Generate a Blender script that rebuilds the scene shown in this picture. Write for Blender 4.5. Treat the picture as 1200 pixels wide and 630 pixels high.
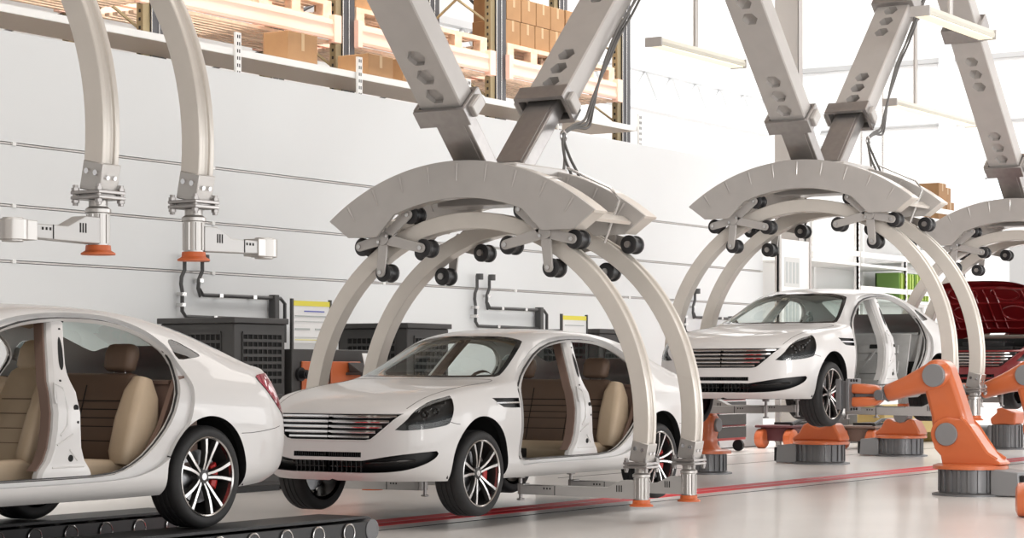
import bpy, bmesh, math, random
import numpy as np
from mathutils import Vector, Matrix
from mathutils.bvhtree import BVHTree
random.seed(7)
for o in list(bpy.data.objects): bpy.data.objects.remove(o)
S = bpy.context.scene; COL = S.collection
PI = math.pi
# ------------------------------------------------------------------ camera, light, exposure
cd = bpy.data.cameras.new('camera'); cam = bpy.data.objects.new('camera', cd); COL.objects.link(cam)
TH = math.atan(1630/2550)
cam.location = (0, 0, 1.26); cam.rotation_euler = (PI/2, 0, TH-PI/2)
cd.sensor_width = 36; cd.lens = 76.5; cd.shift_y = 0.1; cd.clip_start = .1; cd.clip_end = 400
S.camera = cam
S.view_settings.view_transform = 'Standard'; S.view_settings.look = 'None'
S.view_settings.gamma = 1; S.view_settings.use_curve_mapping = False
S.view_settings.exposure = 0.0
try:
    S.cycles.use_denoising = True; S.cycles.max_bounces = 10; S.cycles.transparent_max_bounces = 12
    S.cycles.caustics_reflective = False; S.cycles.caustics_refractive = False; S.cycles.sample_clamp_indirect = 6
except Exception: pass
w = bpy.data.worlds.new('world'); S.world = w; w.use_nodes = True
w.node_tree.nodes['Background'].inputs[0].default_value = (.95, .97, 1, 1)
w.node_tree.nodes['Background'].inputs[1].default_value = .55
def area(name, loc, target, sx, sy, power, color=(1,1,1), spread=PI):
    l = bpy.data.lights.new(name, 'AREA'); l.shape = 'RECTANGLE'; l.size = sx; l.size_y = sy
    l.energy = power; l.color = color; l.spread = spread
    o = bpy.data.objects.new(name, l); COL.objects.link(o); o.location = loc
    o.rotation_euler = (Vector(target)-Vector(loc)).to_track_quat('-Z', 'Y').to_euler()
    return o
area('window_light', (14, -9, 4.2), (17, 12, 1.2), 46, 6, 2000, (1, .99, .97))
area('window_light_end', (42, -9, 4.5), (42, 14, 2.0), 20, 7, 1700, (1, 1, 1))
area('end_window_light', (-9, 6, 4.5), (10, 9, 1.5), 16, 6, 210, (1, .97, .93))
area('carrier_fill', (5, -12, 5), (29, 10.5, 3.4), 7, 5, 270, (1, .98, .96), math.radians(45))  # added fill lamp, no real window: brightens the farther carriers and the lifted car
area('skylight_rack', (24, 16.6, 12.3), (24, 18.1, 5.5), 26, .8, 1700, (1, .95, .88), math.radians(50))
area('skylight_hall', (46, 12, 12.2), (46, 12, 0), 14, 24, 3400, (1, 1, 1))
area('skylight_line', (16, 9.5, 12.2), (16, 9.5, 0), 34, 5, 1850, (1, .95, .90))
# ------------------------------------------------------------------ materials
def mat(name, color, rough=.5, metal=0, coat=0, noise=0, nscale=8, trans=0, ior=1.45, emit=0, bump=0, coat_rough=.03, spec=.5, color2=None, ecol=None, alpha=1):
    m = bpy.data.materials.new(name); m.use_nodes = True; nt = m.node_tree; b = nt.nodes['Principled BSDF']
    b.inputs['Base Color'].default_value = (*color, 1); b.inputs['Roughness'].default_value = rough
    b.inputs['Metallic'].default_value = metal; b.inputs['Coat Weight'].default_value = coat
    b.inputs['Coat Roughness'].default_value = coat_rough; b.inputs['IOR'].default_value = ior
    b.inputs['Specular IOR Level'].default_value = spec
    b.inputs['Transmission Weight'].default_value = trans; b.inputs['Alpha'].default_value = alpha
    if emit:
        b.inputs['Emission Color'].default_value = (*(ecol or color), 1); b.inputs['Emission Strength'].default_value = emit
    if noise or bump or color2:
        tc = nt.nodes.new('ShaderNodeTexCoord'); n = nt.nodes.new('ShaderNodeTexNoise')
        n.inputs['Scale'].default_value = nscale; n.inputs['Detail'].default_value = 5
        nt.links.new(tc.outputs['Object'], n.inputs['Vector'])
        if noise or color2:
            r = nt.nodes.new('ShaderNodeValToRGB')
            c2 = color2 or tuple(max(0, c*(1-noise)) for c in color)
            r.color_ramp.elements[0].color = (*c2, 1); r.color_ramp.elements[1].color = (*color, 1)
            r.color_ramp.elements[0].position = .3; r.color_ramp.elements[1].position = .7
            nt.links.new(n.outputs['Fac'], r.inputs['Fac']); nt.links.new(r.outputs['Color'], b.inputs['Base Color'])
        if bump:
            bp = nt.nodes.new('ShaderNodeBump'); bp.inputs['Strength'].default_value = bump; bp.inputs['Distance'].default_value = .01
            nt.links.new(n.outputs['Fac'], bp.inputs['Height']); nt.links.new(bp.outputs['Normal'], b.inputs['Normal'])
    return m
M = dict(
 paint=mat('white_paint', (.66,.652,.648), .5, .1, .5),
 red_paint=mat('red_paint', (.16,.006,.008), .3, .2, 1),
 inner=mat('primer_grey', (.52,.51,.50), .45, 0, 0, .15, 4),
 bare=mat('bare_panel_grey', (.58,.58,.57), .4, .3, 0, .25, 5),
 black=mat('black_plastic', (.012,.012,.013), .45),
 gloss=mat('gloss_black', (.010,.010,.011), .12),
 rubber=mat('tyre_rubber', (.022,.022,.023), .62, 0, 0, .2, 30),
 chrome=mat('chrome', (.82,.82,.84), .10, 1),
 alloy=mat('machined_alloy', (.58,.57,.56), .25, 1),
 dalloy=mat('dark_alloy', (.045,.043,.042), .35, .6),
 disc=mat('brake_disc', (.30,.30,.31), .35, 1),
 caliper=mat('caliper_red', (.45,.02,.018), .35),
 glass=mat('car_glass', (.80,.88,.85), .0, 0, 0, trans=1, ior=1.02),
 lens=mat('lamp_lens', (.95,.97,.97), .0, 0, 0, trans=1, ior=1.1),
 tail=mat('tail_lens', (.55,.05,.10), .08, 0, 1, .55, 40),
 leather=mat('tan_leather', (.52,.405,.285), .5, 0, 0, .08, 6),
 leather_d=mat('brown_leather', (.17,.112,.08), .55, 0, 0, .1, 6),
 trim_b=mat('brown_trim', (.19,.125,.10), .5),
 carpet=mat('black_carpet', (.018,.016,.015), .9, 0, 0, .3, 60),
 carrier=mat('carrier_grey_paint', (.49,.465,.445), .36, .25, .3, .06, 5),
 carrier_l=mat('carrier_arc_paint', (.68,.635,.58), .33, .25, .3, .05, 5),
 steel=mat('brushed_steel', (.40,.38,.37), .3, .8, 0, .12, 12),
 stainless=mat('bright_steel', (.70,.69,.68), .25, .9, 0, .1, 10),
 roller=mat('roller_black', (.025,.025,.027), .38),
 orange=mat('robot_orange', (.55,.135,.045), .36, 0, .35, .06, 5),
 orange_d=mat('pad_orange', (.62,.14,.04), .45),
 rgrey=mat('robot_grey', (.15,.15,.155), .42, .3),
 rgrey_l=mat('robot_joint_grey', (.22,.22,.225), .45, .2),
 cabinet=mat('cabinet_dark', (.060,.058,.057), .45, .2, 0, .12, 3),
 dark=mat('dark_void', (.008,.008,.008), .8),
 pipe=mat('pipe_dark', (.07,.07,.07), .5, .3),
 white=mat('white_enamel', (.80,.80,.79), .4),
 paper=mat('paper_white', (.82,.83,.83), .6),
 yellow=mat('yellow_strip', (.80,.72,.08), .5),
 bluep=mat('print_blue', (.12,.14,.5), .6),
 greyp=mat('print_grey', (.45,.48,.48), .6),
 wood=mat('pallet_wood', (.74,.55,.41), .7, 0, 0, .3, 9),
 card=mat('cardboard', (.28,.155,.07), .75, 0, 0, .15, 4),
 tape=mat('brown_tape', (.36,.25,.14), .4),
 rackor=mat('rack_orange', (.84,.55,.45), .45),
 rackbl=mat('rack_dark', (.045,.045,.05), .4, .2),
 rackol=mat('rack_olive', (.22,.175,.10), .5, .3),
 green=mat('crate_green', (.14,.26,.06), .45),
 cable=mat('cable_grey', (.10,.095,.09), .5),
 toolred=mat('tool_red', (.40,.05,.05), .4),
 red_line=mat('red_line_paint', (.80,.025,.04), .5),
 arm=mat('arm_light_grey', (.50,.49,.48), .35, .3),
 clamp=mat('clamp_steel', (.52,.50,.48), .32, .7),
 under=mat('shelf_underside_shade', (.36,.30,.25), .6),  # brown tone paints the shade on the bottom of the white shelf
 tube=mat('lamp_tube', (1,.93,.72), .5, emit=.55, ecol=(1,.93,.75)),
 beige=mat('olive_board', (.42,.32,.12), .6),
)
M['glass'].node_tree.nodes['Principled BSDF'].inputs['Specular IOR Level'].default_value = .5
# ------------------------------------------------------------------ mesh builder
class MB:
    def __init__(s): s.v=[]; s.f=[]; s.m=[]
    def add(s, vs, fs, m=0):
        b=len(s.v); s.v += [tuple(v) for v in vs]; s.f += [tuple(i+b for i in f) for f in fs]; s.m += [m]*len(fs); return s
    def box(s, lo, hi, m=0):
        x0,y0,z0=lo; x1,y1,z1=hi
        return s.add([(x0,y0,z0),(x1,y0,z0),(x1,y1,z0),(x0,y1,z0),(x0,y0,z1),(x1,y0,z1),(x1,y1,z1),(x0,y1,z1)],
            [(3,2,1,0),(4,5,6,7),(0,1,5,4),(1,2,6,5),(2,3,7,6),(3,0,4,7)], m)
    def cbox(s, c, size, R=None, m=0):
        R = R or Matrix.Identity(3); c=Vector(c); hx,hy,hz=[k/2 for k in size]
        vs=[c+R@Vector((x,y,z)) for z in (-hz,hz) for x,y in ((-hx,-hy),(hx,-hy),(hx,hy),(-hx,hy))]
        return s.add(vs,[(3,2,1,0),(4,5,6,7),(0,1,5,4),(1,2,6,5),(2,3,7,6),(3,0,4,7)],m)
    def prism(s, poly, d, m=0, mside=None):     # poly: 3D points (planar), d: extrusion vector
        n=len(poly); d=Vector(d); a=[Vector(p) for p in poly]; b=[p+d for p in a]
        nrm=Vector((0,0,0))
        for i in range(n): nrm += a[i].cross(a[(i+1)%n])
        if nrm.dot(d)>0: a,b=b,a                # so that side order is consistent
        base=len(s.v); s.v += [tuple(p) for p in a+b]
        s.f.append(tuple(base+i for i in range(n))); s.m.append(m)
        s.f.append(tuple(base+n+i for i in reversed(range(n)))); s.m.append(m)
        for i in range(n):
            j=(i+1)%n; s.f.append((base+j,base+i,base+n+i,base+n+j)); s.m.append(m if mside is None else mside)
        return s
    def frame(s, ax):
        ax=Vector(ax).normalized(); t=Vector((0,0,1)) if abs(ax.z)<.9 else Vector((1,0,0))
        e1=ax.cross(t).normalized(); return ax,e1,ax.cross(e1)
    def lathe(s, prof, o, ax, n=24, m=0, a0=0, a1=2*PI):
        ax,e1,e2=s.frame(ax); o=Vector(o); full=abs(a1-a0-2*PI)<1e-6; k=n if full else n+1
        base=len(s.v)
        for r,h in prof:
            for i in range(k):
                a=a0+(a1-a0)*i/n; s.v.append(tuple(o+ax*h+(e1*math.cos(a)+e2*math.sin(a))*r))
        for p in range(len(prof)-1):
            for i in range(n):
                j=(i+1)%k; s.f.append((base+p*k+i,base+p*k+j,base+(p+1)*k+j,base+(p+1)*k+i)); s.m.append(m)
        return s
    def cyl(s, p0, p1, r, r1=None, n=18, m=0, mcap=None):
        p0=Vector(p0); p1=Vector(p1); r1=r if r1 is None else r1; L=(p1-p0).length
        base=len(s.v); s.lathe([(r,0),(r1,L)],p0,p1-p0,n,m)
        mc = m if mcap is None else mcap
        s.f.append(tuple(base+i for i in reversed(range(n)))); s.m.append(mc)
        s.f.append(tuple(base+n+i for i in range(n))); s.m.append(mc); return s
    def tube(s, path, r, n=8, m=0, closed=False, caps=True):
        P=[Vector(p) for p in path]; N=len(P); base=len(s.v); e1=None
        for i in range(N):
            if closed: t=(P[(i+1)%N]-P[i-1])
            else: t=(P[min(i+1,N-1)]-P[max(i-1,0)])
            t.normalize()
            if e1 is None: _,e1,_=s.frame(t)
            e1=(e1-t*e1.dot(t)).normalized(); e2=t.cross(e1)
            rr = r[i] if isinstance(r,(list,tuple)) else r
            for k in range(n):
                a=2*PI*k/n; s.v.append(tuple(P[i]+(e1*math.cos(a)+e2*math.sin(a))*rr))
        for i in range(N if closed else N-1):
            for k in range(n):
                i2=(i+1)%N; k2=(k+1)%n
                s.f.append((base+i*n+k,base+i*n+k2,base+i2*n+k2,base+i2*n+k)); s.m.append(m)
        if not closed and caps:
            s.f.append(tuple(base+k for k in reversed(range(n)))); s.m.append(m)
            s.f.append(tuple(base+(N-1)*n+k for k in range(n))); s.m.append(m)
        return s
    def loft(s, rings, m=0, caps=True, closed=True):
        n=len(rings[0]); base=len(s.v)
        for r in rings: s.v += [tuple(p) for p in r]
        for i in range(len(rings)-1):
            for k in range(n if closed else n-1):
                k2=(k+1)%n; s.f.append((base+i*n+k,base+i*n+k2,base+(i+1)*n+k2,base+(i+1)*n+k)); s.m.append(m)
        if caps:
            s.f.append(tuple(base+k for k in reversed(range(n)))); s.m.append(m)
            s.f.append(tuple(base+(len(rings)-1)*n+k for k in range(n))); s.m.append(m)
        return s
    def ball(s, c, r, n=16, m=0, sc=(1,1,1)):
        base=len(s.v); h=n//2
        s.lathe([(max(1e-4,r*math.sin(PI*i/h)),-r*math.cos(PI*i/h)) for i in range(h+1)],(0,0,0),(0,0,1),n,m)
        for i in range(base,len(s.v)):
            x,y,z=s.v[i]; s.v[i]=(c[0]+x*sc[0],c[1]+y*sc[1],c[2]+z*sc[2])
        return s
    def xf(s, Mx):
        s.v=[tuple(Mx@Vector(v)) for v in s.v]; return s
def rotx(a): return Matrix.Rotation(a,3,'X')
def roty(a): return Matrix.Rotation(a,3,'Y')
def rotz(a): return Matrix.Rotation(a,3,'Z')
def obj(name, mb, mats, parent=None, loc=None, ang=35, bevel=0, seg=2, smooth=True, fix=True, sub=0):
    me=bpy.data.meshes.new(name); me.from_pydata(mb.v,[],mb.f)
    if not isinstance(mats,(list,tuple)): mats=[mats]
    for k in mats: me.materials.append(M[k] if isinstance(k,str) else k)
    me.polygons.foreach_set('material_index', mb.m)
    if fix:
        bm=bmesh.new(); bm.from_mesh(me); bmesh.ops.recalc_face_normals(bm, faces=bm.faces); bm.to_mesh(me); bm.free()
    if smooth:
        me.polygons.foreach_set('use_smooth',[True]*len(me.polygons)); me.set_sharp_from_angle(angle=math.radians(ang))
    me.update()
    o=bpy.data.objects.new(name, me); COL.objects.link(o)
    if parent: o.parent=parent
    if loc: o.location=loc
    if bevel:
        b=o.modifiers.new('bevel','BEVEL'); b.width=bevel; b.segments=seg; b.limit_method='ANGLE'; b.angle_limit=math.radians(40)
        b.harden_normals=False
    if sub:
        q=o.modifiers.new('sub','SUBSURF'); q.levels=sub; q.render_levels=sub
    return o
def each(name, mbs, mats, parent=None, **k): return [obj(name, m_, mats, parent, **k) for m_ in mbs]
def tag(o, label, cat, group=None, kind=None):
    o['label']=label; o['category']=cat
    if group: o['group']=group
    if kind: o['kind']=kind
    return o
def thing(name, label, cat, loc=(0,0,0), rz=0, group=None):
    o=bpy.data.objects.new(name,None); COL.objects.link(o); o.location=loc; o.rotation_euler=(0,0,rz); o.empty_display_size=.1
    return tag(o,label,cat,group)
def struct(name, mb, mats, **k):
    o=obj(name, mb, mats, **k); o['kind']='structure'; return o
def copy_tree(o, parent=None):
    c=o.copy(); COL.objects.link(c)
    if parent: c.parent=parent
    for ch in list(o.children): copy_tree(ch,c)
    return c
def thin_glass(name, tint, refl=1.0, ior=1.5):
    m=bpy.data.materials.new(name); m.use_nodes=True; nt=m.node_tree; nt.nodes.clear()
    out=nt.nodes.new('ShaderNodeOutputMaterial'); mix=nt.nodes.new('ShaderNodeMixShader')
    tr=nt.nodes.new('ShaderNodeBsdfTransparent'); gl=nt.nodes.new('ShaderNodeBsdfGlossy'); fr=nt.nodes.new('ShaderNodeLayerWeight')
    pw=nt.nodes.new('ShaderNodeMath'); pw.operation='POWER'; pw.inputs[1].default_value=4.5
    mul=nt.nodes.new('ShaderNodeMath'); mul.operation='MULTIPLY_ADD'; mul.inputs[1].default_value=.92*refl; mul.inputs[2].default_value=.045*refl; mul.use_clamp=True
    tr.inputs[0].default_value=(*tint,1); gl.inputs['Roughness'].default_value=.01; fr.inputs[0].default_value=.5
    L=nt.links.new; L(fr.outputs['Facing'],pw.inputs[0]); L(pw.outputs[0],mul.inputs[0]); L(mul.outputs[0],mix.inputs[0]); L(tr.outputs[0],mix.inputs[1]); L(gl.outputs[0],mix.inputs[2]); L(mix.outputs[0],out.inputs[0])
    return m
M['glass']=thin_glass('car_glass_thin',(.78,.86,.83))
M['qglass']=thin_glass('quarter_glass_tinted',(.16,.19,.19))
M['lens']=thin_glass('lamp_lens_thin',(.9,.92,.92))
# ================================================================== THE CAR
# car space: x from front axle to the rear, y across (near side negative), z up from the wheel contact plane
A_ST = [  # perimeter stations, front centre -> rear centre: 8 points bottom -> top edge
 [(-.76,0,.25),(-.835,0,.295),(-.862,0,.38),(-.858,0,.47),(-.85,0,.58),(-.84,0,.68),(-.83,0,.75),(-.81,0,.80)],
 [(-.755,.25,.25),(-.83,.25,.295),(-.857,.25,.38),(-.853,.25,.47),(-.845,.25,.58),(-.835,.25,.68),(-.825,.25,.75),(-.803,.25,.80)],
 [(-.72,.48,.25),(-.80,.49,.295),(-.83,.50,.38),(-.826,.50,.47),(-.82,.50,.58),(-.81,.50,.68),(-.80,.495,.75),(-.778,.48,.80)],
 [(-.62,.66,.25),(-.71,.685,.295),(-.745,.70,.38),(-.745,.71,.47),(-.742,.71,.58),(-.735,.705,.68),(-.725,.70,.75),(-.705,.665,.808)],
 [(-.50,.78,.25),(-.57,.815,.295),(-.60,.835,.38),(-.605,.845,.47),(-.603,.845,.58),(-.595,.84,.68),(-.58,.825,.77),(-.555,.755,.858)],
 [(-.44,.83,.25),(-.475,.865,.295),(-.49,.885,.38),(-.50,.893,.47),(-.50,.895,.58),(-.49,.89,.69),(-.48,.868,.80),(-.475,.795,.893)],
 [(-.36,.86,.25),(-.37,.895,.295),(-.38,.915,.38),(-.38,.92,.47),(-.38,.925,.58),(-.38,.925,.70),(-.38,.90,.82),(-.38,.825,.925)],
 [(0,.87,.25),(0,.905,.30),(0,.925,.38),(0,.93,.47),(0,.94,.60),(0,.94,.74),(0,.915,.88),(0,.845,.98)],
 [(.45,.84,.24),(.45,.89,.28),(.45,.915,.36),(.45,.912,.46),(.45,.93,.62),(.45,.93,.78),(.45,.905,.92),(.45,.855,1.022)],
 [(.56,.83,.237),(.56,.887,.275),(.56,.917,.355),(.56,.91,.45),(.56,.928,.62),(.56,.928,.78),(.56,.903,.92),(.56,.857,1.027)],
 [(.92,.82,.235),(.92,.885,.27),(.92,.92,.35),(.92,.905,.44),(.92,.925,.62),(.92,.925,.78),(.92,.90,.92),(.92,.857,1.03)],
 [(1.2,.82,.235),(1.2,.885,.27),(1.2,.92,.35),(1.2,.905,.44),(1.2,.925,.62),(1.2,.925,.78),(1.2,.90,.92),(1.2,.857,1.03)],
 [(1.5,.82,.235),(1.5,.885,.27),(1.5,.92,.35),(1.5,.905,.44),(1.5,.925,.62),(1.5,.925,.78),(1.5,.90,.925),(1.5,.857,1.03)],
 [(2.1,.82,.235),(2.1,.885,.27),(2.1,.92,.35),(2.1,.908,.44),(2.1,.93,.62),(2.1,.93,.78),(2.1,.905,.93),(2.1,.857,1.04)],
 [(2.6,.83,.24),(2.6,.89,.275),(2.6,.922,.355),(2.6,.915,.45),(2.6,.94,.63),(2.6,.94,.79),(2.6,.912,.935),(2.6,.85,1.05)],
 [(2.85,.845,.245),(2.85,.90,.285),(2.85,.926,.37),(2.85,.927,.46),(2.85,.945,.635),(2.85,.944,.795),(2.85,.91,.94),(2.85,.84,1.055)],
 [(3.1,.86,.25),(3.1,.91,.295),(3.1,.93,.38),(3.1,.935,.47),(3.1,.95,.64),(3.1,.945,.80),(3.1,.905,.945),(3.1,.822,1.06)],
 [(3.45,.85,.265),(3.45,.895,.305),(3.45,.918,.385),(3.45,.922,.48),(3.45,.928,.64),(3.45,.922,.80),(3.45,.88,.945),(3.45,.79,1.068)],
 [(3.72,.79,.28),(3.745,.84,.32),(3.765,.87,.39),(3.775,.88,.49),(3.785,.886,.64),(3.775,.875,.80),(3.755,.83,.945),(3.72,.735,1.076)],
 [(3.90,.68,.295),(3.955,.735,.335),(3.985,.765,.40),(4.0,.775,.50),(4.012,.775,.64),(3.995,.755,.80),(3.965,.71,.945),(3.935,.625,1.09)],
 [(3.96,.50,.30),(4.03,.52,.345),(4.065,.53,.405),(4.08,.535,.50),(4.088,.535,.64),(4.07,.53,.795),(4.045,.51,.945),(4.005,.475,1.098)],
 [(3.98,.34,.305),(4.055,.35,.35),(4.09,.355,.41),(4.105,.36,.50),(4.11,.36,.64),(4.09,.355,.79),(4.065,.345,.945),(4.022,.33,1.102)],
 [(3.99,.17,.31),(4.065,.175,.35),(4.10,.18,.41),(4.115,.18,.50),(4.12,.18,.64),(4.10,.175,.79),(4.075,.17,.945),(4.03,.165,1.105)],
 [(3.99,0,.31),(4.065,0,.35),(4.10,0,.41),(4.115,0,.50),(4.12,0,.64),(4.10,0,.79),(4.075,0,.945),(4.033,0,1.105)]]
B_ST = [  # for side stations 5..18: four points centre line -> drip rail (fifth is the band's top edge)
 [(-.715,0,.868),(-.71,.25,.868),(-.68,.46,.868),(-.60,.64,.872)],
 [(-.50,0,.932),(-.50,.25,.932),(-.47,.47,.930),(-.43,.67,.925)],
 [(-.15,0,.996),(-.15,.26,.996),(-.12,.5,.996),(-.08,.70,.992)],
 [(.25,0,1.048),(.27,.28,1.047),(.33,.53,1.045),(.41,.73,1.042)],
 [(.37,0,1.064),(.39,.29,1.062),(.44,.55,1.062),(.53,.735,1.062)],
 [(.78,0,1.285),(.80,.27,1.28),(.85,.50,1.26),(.90,.688,1.205)],
 [(1.10,0,1.425),(1.11,.26,1.42),(1.14,.46,1.40),(1.19,.632,1.343)],
 [(1.42,0,1.480),(1.42,.25,1.475),(1.44,.45,1.457),(1.49,.60,1.414)],
 [(2.05,0,1.504),(2.05,.25,1.499),(2.06,.45,1.480),(2.1,.592,1.44)],
 [(2.60,0,1.474),(2.60,.25,1.470),(2.60,.45,1.452),(2.6,.602,1.405)],
 [(2.88,0,1.435),(2.88,.25,1.431),(2.87,.46,1.413),(2.85,.625,1.352)],
 [(3.18,0,1.370),(3.17,.26,1.367),(3.15,.48,1.352),(3.11,.66,1.275)],
 [(3.53,0,1.262),(3.52,.27,1.260),(3.50,.50,1.247),(3.46,.675,1.165)],
 [(3.80,0,1.168),(3.79,.27,1.167),(3.78,.47,1.16),(3.74,.635,1.118)]]
NF=4  # the front corner station; the rear corner is station 19
def tangents(P,u):      # non-uniform Catmull-Rom along axis 0
    n=len(P); T=np.zeros_like(P)
    for i in range(n):
        if i==0: T[i]=(P[1]-P[0])/(u[1]-u[0])
        elif i==n-1: T[i]=(P[-1]-P[-2])/(u[-1]-u[-2])
        else:
            h0=u[i]-u[i-1]; h1=u[i+1]-u[i]
            T[i]=((P[i]-P[i-1])/h0*h1+(P[i+1]-P[i])/h1*h0)/(h0+h1)
    return T
def interp(P,segs,T0=None,T1=None):
    P=np.asarray(P,float); n=len(P)
    d=np.linalg.norm((P[1:]-P[:-1]).reshape(n-1,-1,3),axis=2).mean(1)+1e-6
    u=np.concatenate([[0],np.cumsum(d)]); T=tangents(P,u)
    if T0 is not None: T[0]=T0
    if T1 is not None: T[-1]=T1
    out=[]
    for i in range(n-1):
        h=u[i+1]-u[i]
        for k in range(segs[i]):
            t=k/segs[i]; a=2*t**3-3*t**2+1; b=t**3-2*t**2+t; c=-2*t**3+3*t**2; e=t**3-t**2
            out.append(a*P[i]+b*h*T[i]+c*P[i+1]+e*h*T[i+1])
    out.append(P[-1]); return np.array(out)
def car_half():
    A=np.array(A_ST,float); n=len(A)
    segs_i=[max(2,round(np.linalg.norm(A[i+1,4]-A[i,4])/.04)) for i in range(n-1)]
    segs_i[:NF]=[6,6,5,4]; segs_i[n-1-NF:]=[4,5,6,6]
    segs_j=[2,3,3,4,4,4,5]
    T0=np.zeros((8,3)); T0[:,1]=1                       # the surface meets the symmetry plane squarely
    Ai=interp(A,segs_i,T0,-T0)
    Aj=np.swapaxes(interp(np.swapaxes(Ai,0,1),segs_j),0,1)
    cum=np.concatenate([[0],np.cumsum(segs_i)])
    E=Ai[:,7]
    nB=len(B_ST)
    Bnet=np.zeros((nB+2,5,3))
    for j in range(5): Bnet[0,j]=A[j,7]; Bnet[-1,j]=A[n-1-j,7]
    for i in range(nB):
        Bnet[i+1,:4]=np.array(B_ST[i]); Bnet[i+1,4]=A[NF+1+i,7]
    si=segs_i[NF:NF+nB+1]
    Bi=interp(Bnet,si)
    sj=segs_i[:NF]
    T0=np.zeros((len(Bi),3)); T0[:,1]=1
    Bj=np.swapaxes(interp(np.swapaxes(Bi,0,1),sj,T0),0,1)
    Bj[:,-1]=E[cum[NF]:cum[NF+nB+1]+1]
    Bj[0,:]=E[:cum[NF]+1]; Bj[-1,:]=E[cum[NF+nB+1]:][::-1]
    bm=bmesh.new(); lay=bm.faces.layers.int.new('patch')
    def grid(G,p,flip):
        V=[[bm.verts.new(q) for q in row] for row in G]
        for i in range(len(V)-1):
            for j in range(len(V[0])-1):
                q=[V[i][j],V[i+1][j],V[i+1][j+1],V[i][j+1]]
                f=bm.faces.new(q[::-1] if flip else q); f[lay]=p; f.smooth=True
    grid(Aj,0,False); grid(Bj,1,False)
    bmesh.ops.remove_doubles(bm,verts=bm.verts,dist=2e-4)
    bmesh.ops.recalc_face_normals(bm,faces=bm.faces)
    s=sum((f.normal.y if f.calc_center_median().y>.8 else 0) for f in bm.faces)
    if s<0: bmesh.ops.reverse_faces(bm,faces=bm.faces)
    # fairing
    for it in range(7):
        new={}
        for v in bm.verts:
            sym=abs(v.co.y)<1e-4
            if v.is_boundary and not sym: continue
            nb=[e.other_vert(v).co for e in v.link_edges]
            if sym: nb=[c for c in nb]+[Vector((c.x,-c.y,c.z)) for c in nb]
            c=sum(nb,Vector())/len(nb)
            q=v.co.lerp(c,.5)
            if sym: q.y=0
            new[v]=q
        for v,q in new.items(): v.co=q
    bm.normal_update(); return bm,lay
def smooth_loop(pts, k=6, closed=True):
    P=[Vector(p) for p in pts]; n=len(P); out=[]
    for i in range(n if closed else n-1):
        p0=P[(i-1)%n] if closed or i>0 else P[i]; p1=P[i]; p2=P[(i+1)%n]; p3=P[(i+2)%n] if closed or i+2<n else p2
        for t in range(k):
            t/=k; out.append(.5*((2*p1)+(p2-p0)*t+(2*p0-5*p1+4*p2-p3)*t*t+(3*p1-p0-3*p2+p3)*t**3))
    if not closed: out.append(P[-1])
    return [tuple(p) for p in out]
def inside(p,poly):
    x,y=p; c=False; n=len(poly)
    for i in range(n):
        x0,y0=poly[i][:2]; x1,y1=poly[i-1][:2]
        if (y0>y)!=(y1>y) and x<(x1-x0)*(y-y0)/(y1-y0)+x0: c=not c
    return c
def knife(bm, poly, ax, cond, closed=True):     # ax = the two coordinates kept; cond(face) -> may be cut
    i0,i1=ax; n=len(poly)
    for k in range(n if closed else n-1):
        p=poly[k]; q=poly[(k+1)%n]
        lo=(min(p[0],q[0])-1e-4,min(p[1],q[1])-1e-4); hi=(max(p[0],q[0])+1e-4,max(p[1],q[1])+1e-4)
        d=(q[0]-p[0],q[1]-p[1]); L=math.hypot(*d)
        if L<1e-6: continue
        no=[0,0,0]; no[i0]=-d[1]/L; no[i1]=d[0]/L; co=[0,0,0]; co[i0]=p[0]; co[i1]=p[1]
        fs=[]
        for f in bm.faces:
            a=[v.co[i0] for v in f.verts]; b=[v.co[i1] for v in f.verts]
            if max(a)<lo[0] or min(a)>hi[0] or max(b)<lo[1] or min(b)>hi[1]: continue
            if cond(f): fs.append(f)
        if not fs: continue
        g=set(fs)
        for f in fs: g.update(f.edges); g.update(f.verts)
        bmesh.ops.bisect_plane(bm, geom=list(g), dist=1e-5, plane_co=co, plane_no=no)
def within(bm, poly, ax, cond):
    out=[]
    for f in bm.faces:
        if not cond(f): continue
        c=f.calc_center_median()
        if inside((c[ax[0]],c[ax[1]]),poly): out.append(f)
    return out
XZ=(0,2); YZ=(1,2); XY=(0,1)
DOOR_IN=smooth_loop([(.62,.40),(.62,.62),(.625,.85),(.66,.985),(.80,1.075),(1.0,1.175),(1.2,1.268),(1.45,1.347),(1.73,1.39),(2.0,1.402),(2.3,1.39),(2.50,1.352),(2.65,1.292),(2.765,1.205),(2.79,1.13),(2.765,1.03),(2.72,.91),(2.62,.74),(2.48,.585),(2.33,.475),(2.12,.405),(1.8,.392),(1.3,.39),(.9,.39)],3)
DOOR_OUT=smooth_loop([(.585,.36),(.585,.62),(.588,.85),(.615,1.01),(.78,1.118),(1.0,1.228),(1.2,1.318),(1.45,1.392),(1.73,1.43),(2.0,1.442),(2.3,1.432),(2.50,1.397),(2.67,1.335),(2.785,1.245),(2.815,1.18),(2.835,1.11),(2.865,1.03),(2.875,.95),(2.83,.80),(2.74,.62),(2.60,.475),(2.42,.40),(2.2,.365),(1.8,.352),(1.3,.35),(.9,.35)],3)
QGLASS=smooth_loop([(2.84,1.20),(2.845,1.262),(2.90,1.278),(3.0,1.238),(3.11,1.178),(3.08,1.158),(2.97,1.148),(2.86,1.143)],2)
VENT=[(.17,.905),(.36,.902),(.575,.902),(.575,.822),(.45,.822),(.32,.828),(.25,.855)]
HEAD=smooth_loop([(-.778,.660),(-.745,.715),(-.69,.78),(-.61,.835),(-.49,.889),(-.325,.928)],3,False)+smooth_loop([(-.335,.90),(-.37,.82),(-.41,.75),(-.44,.708)],3,False)+smooth_loop([(-.47,.695),(-.56,.678),(-.66,.664),(-.75,.655)],3,False)
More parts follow.
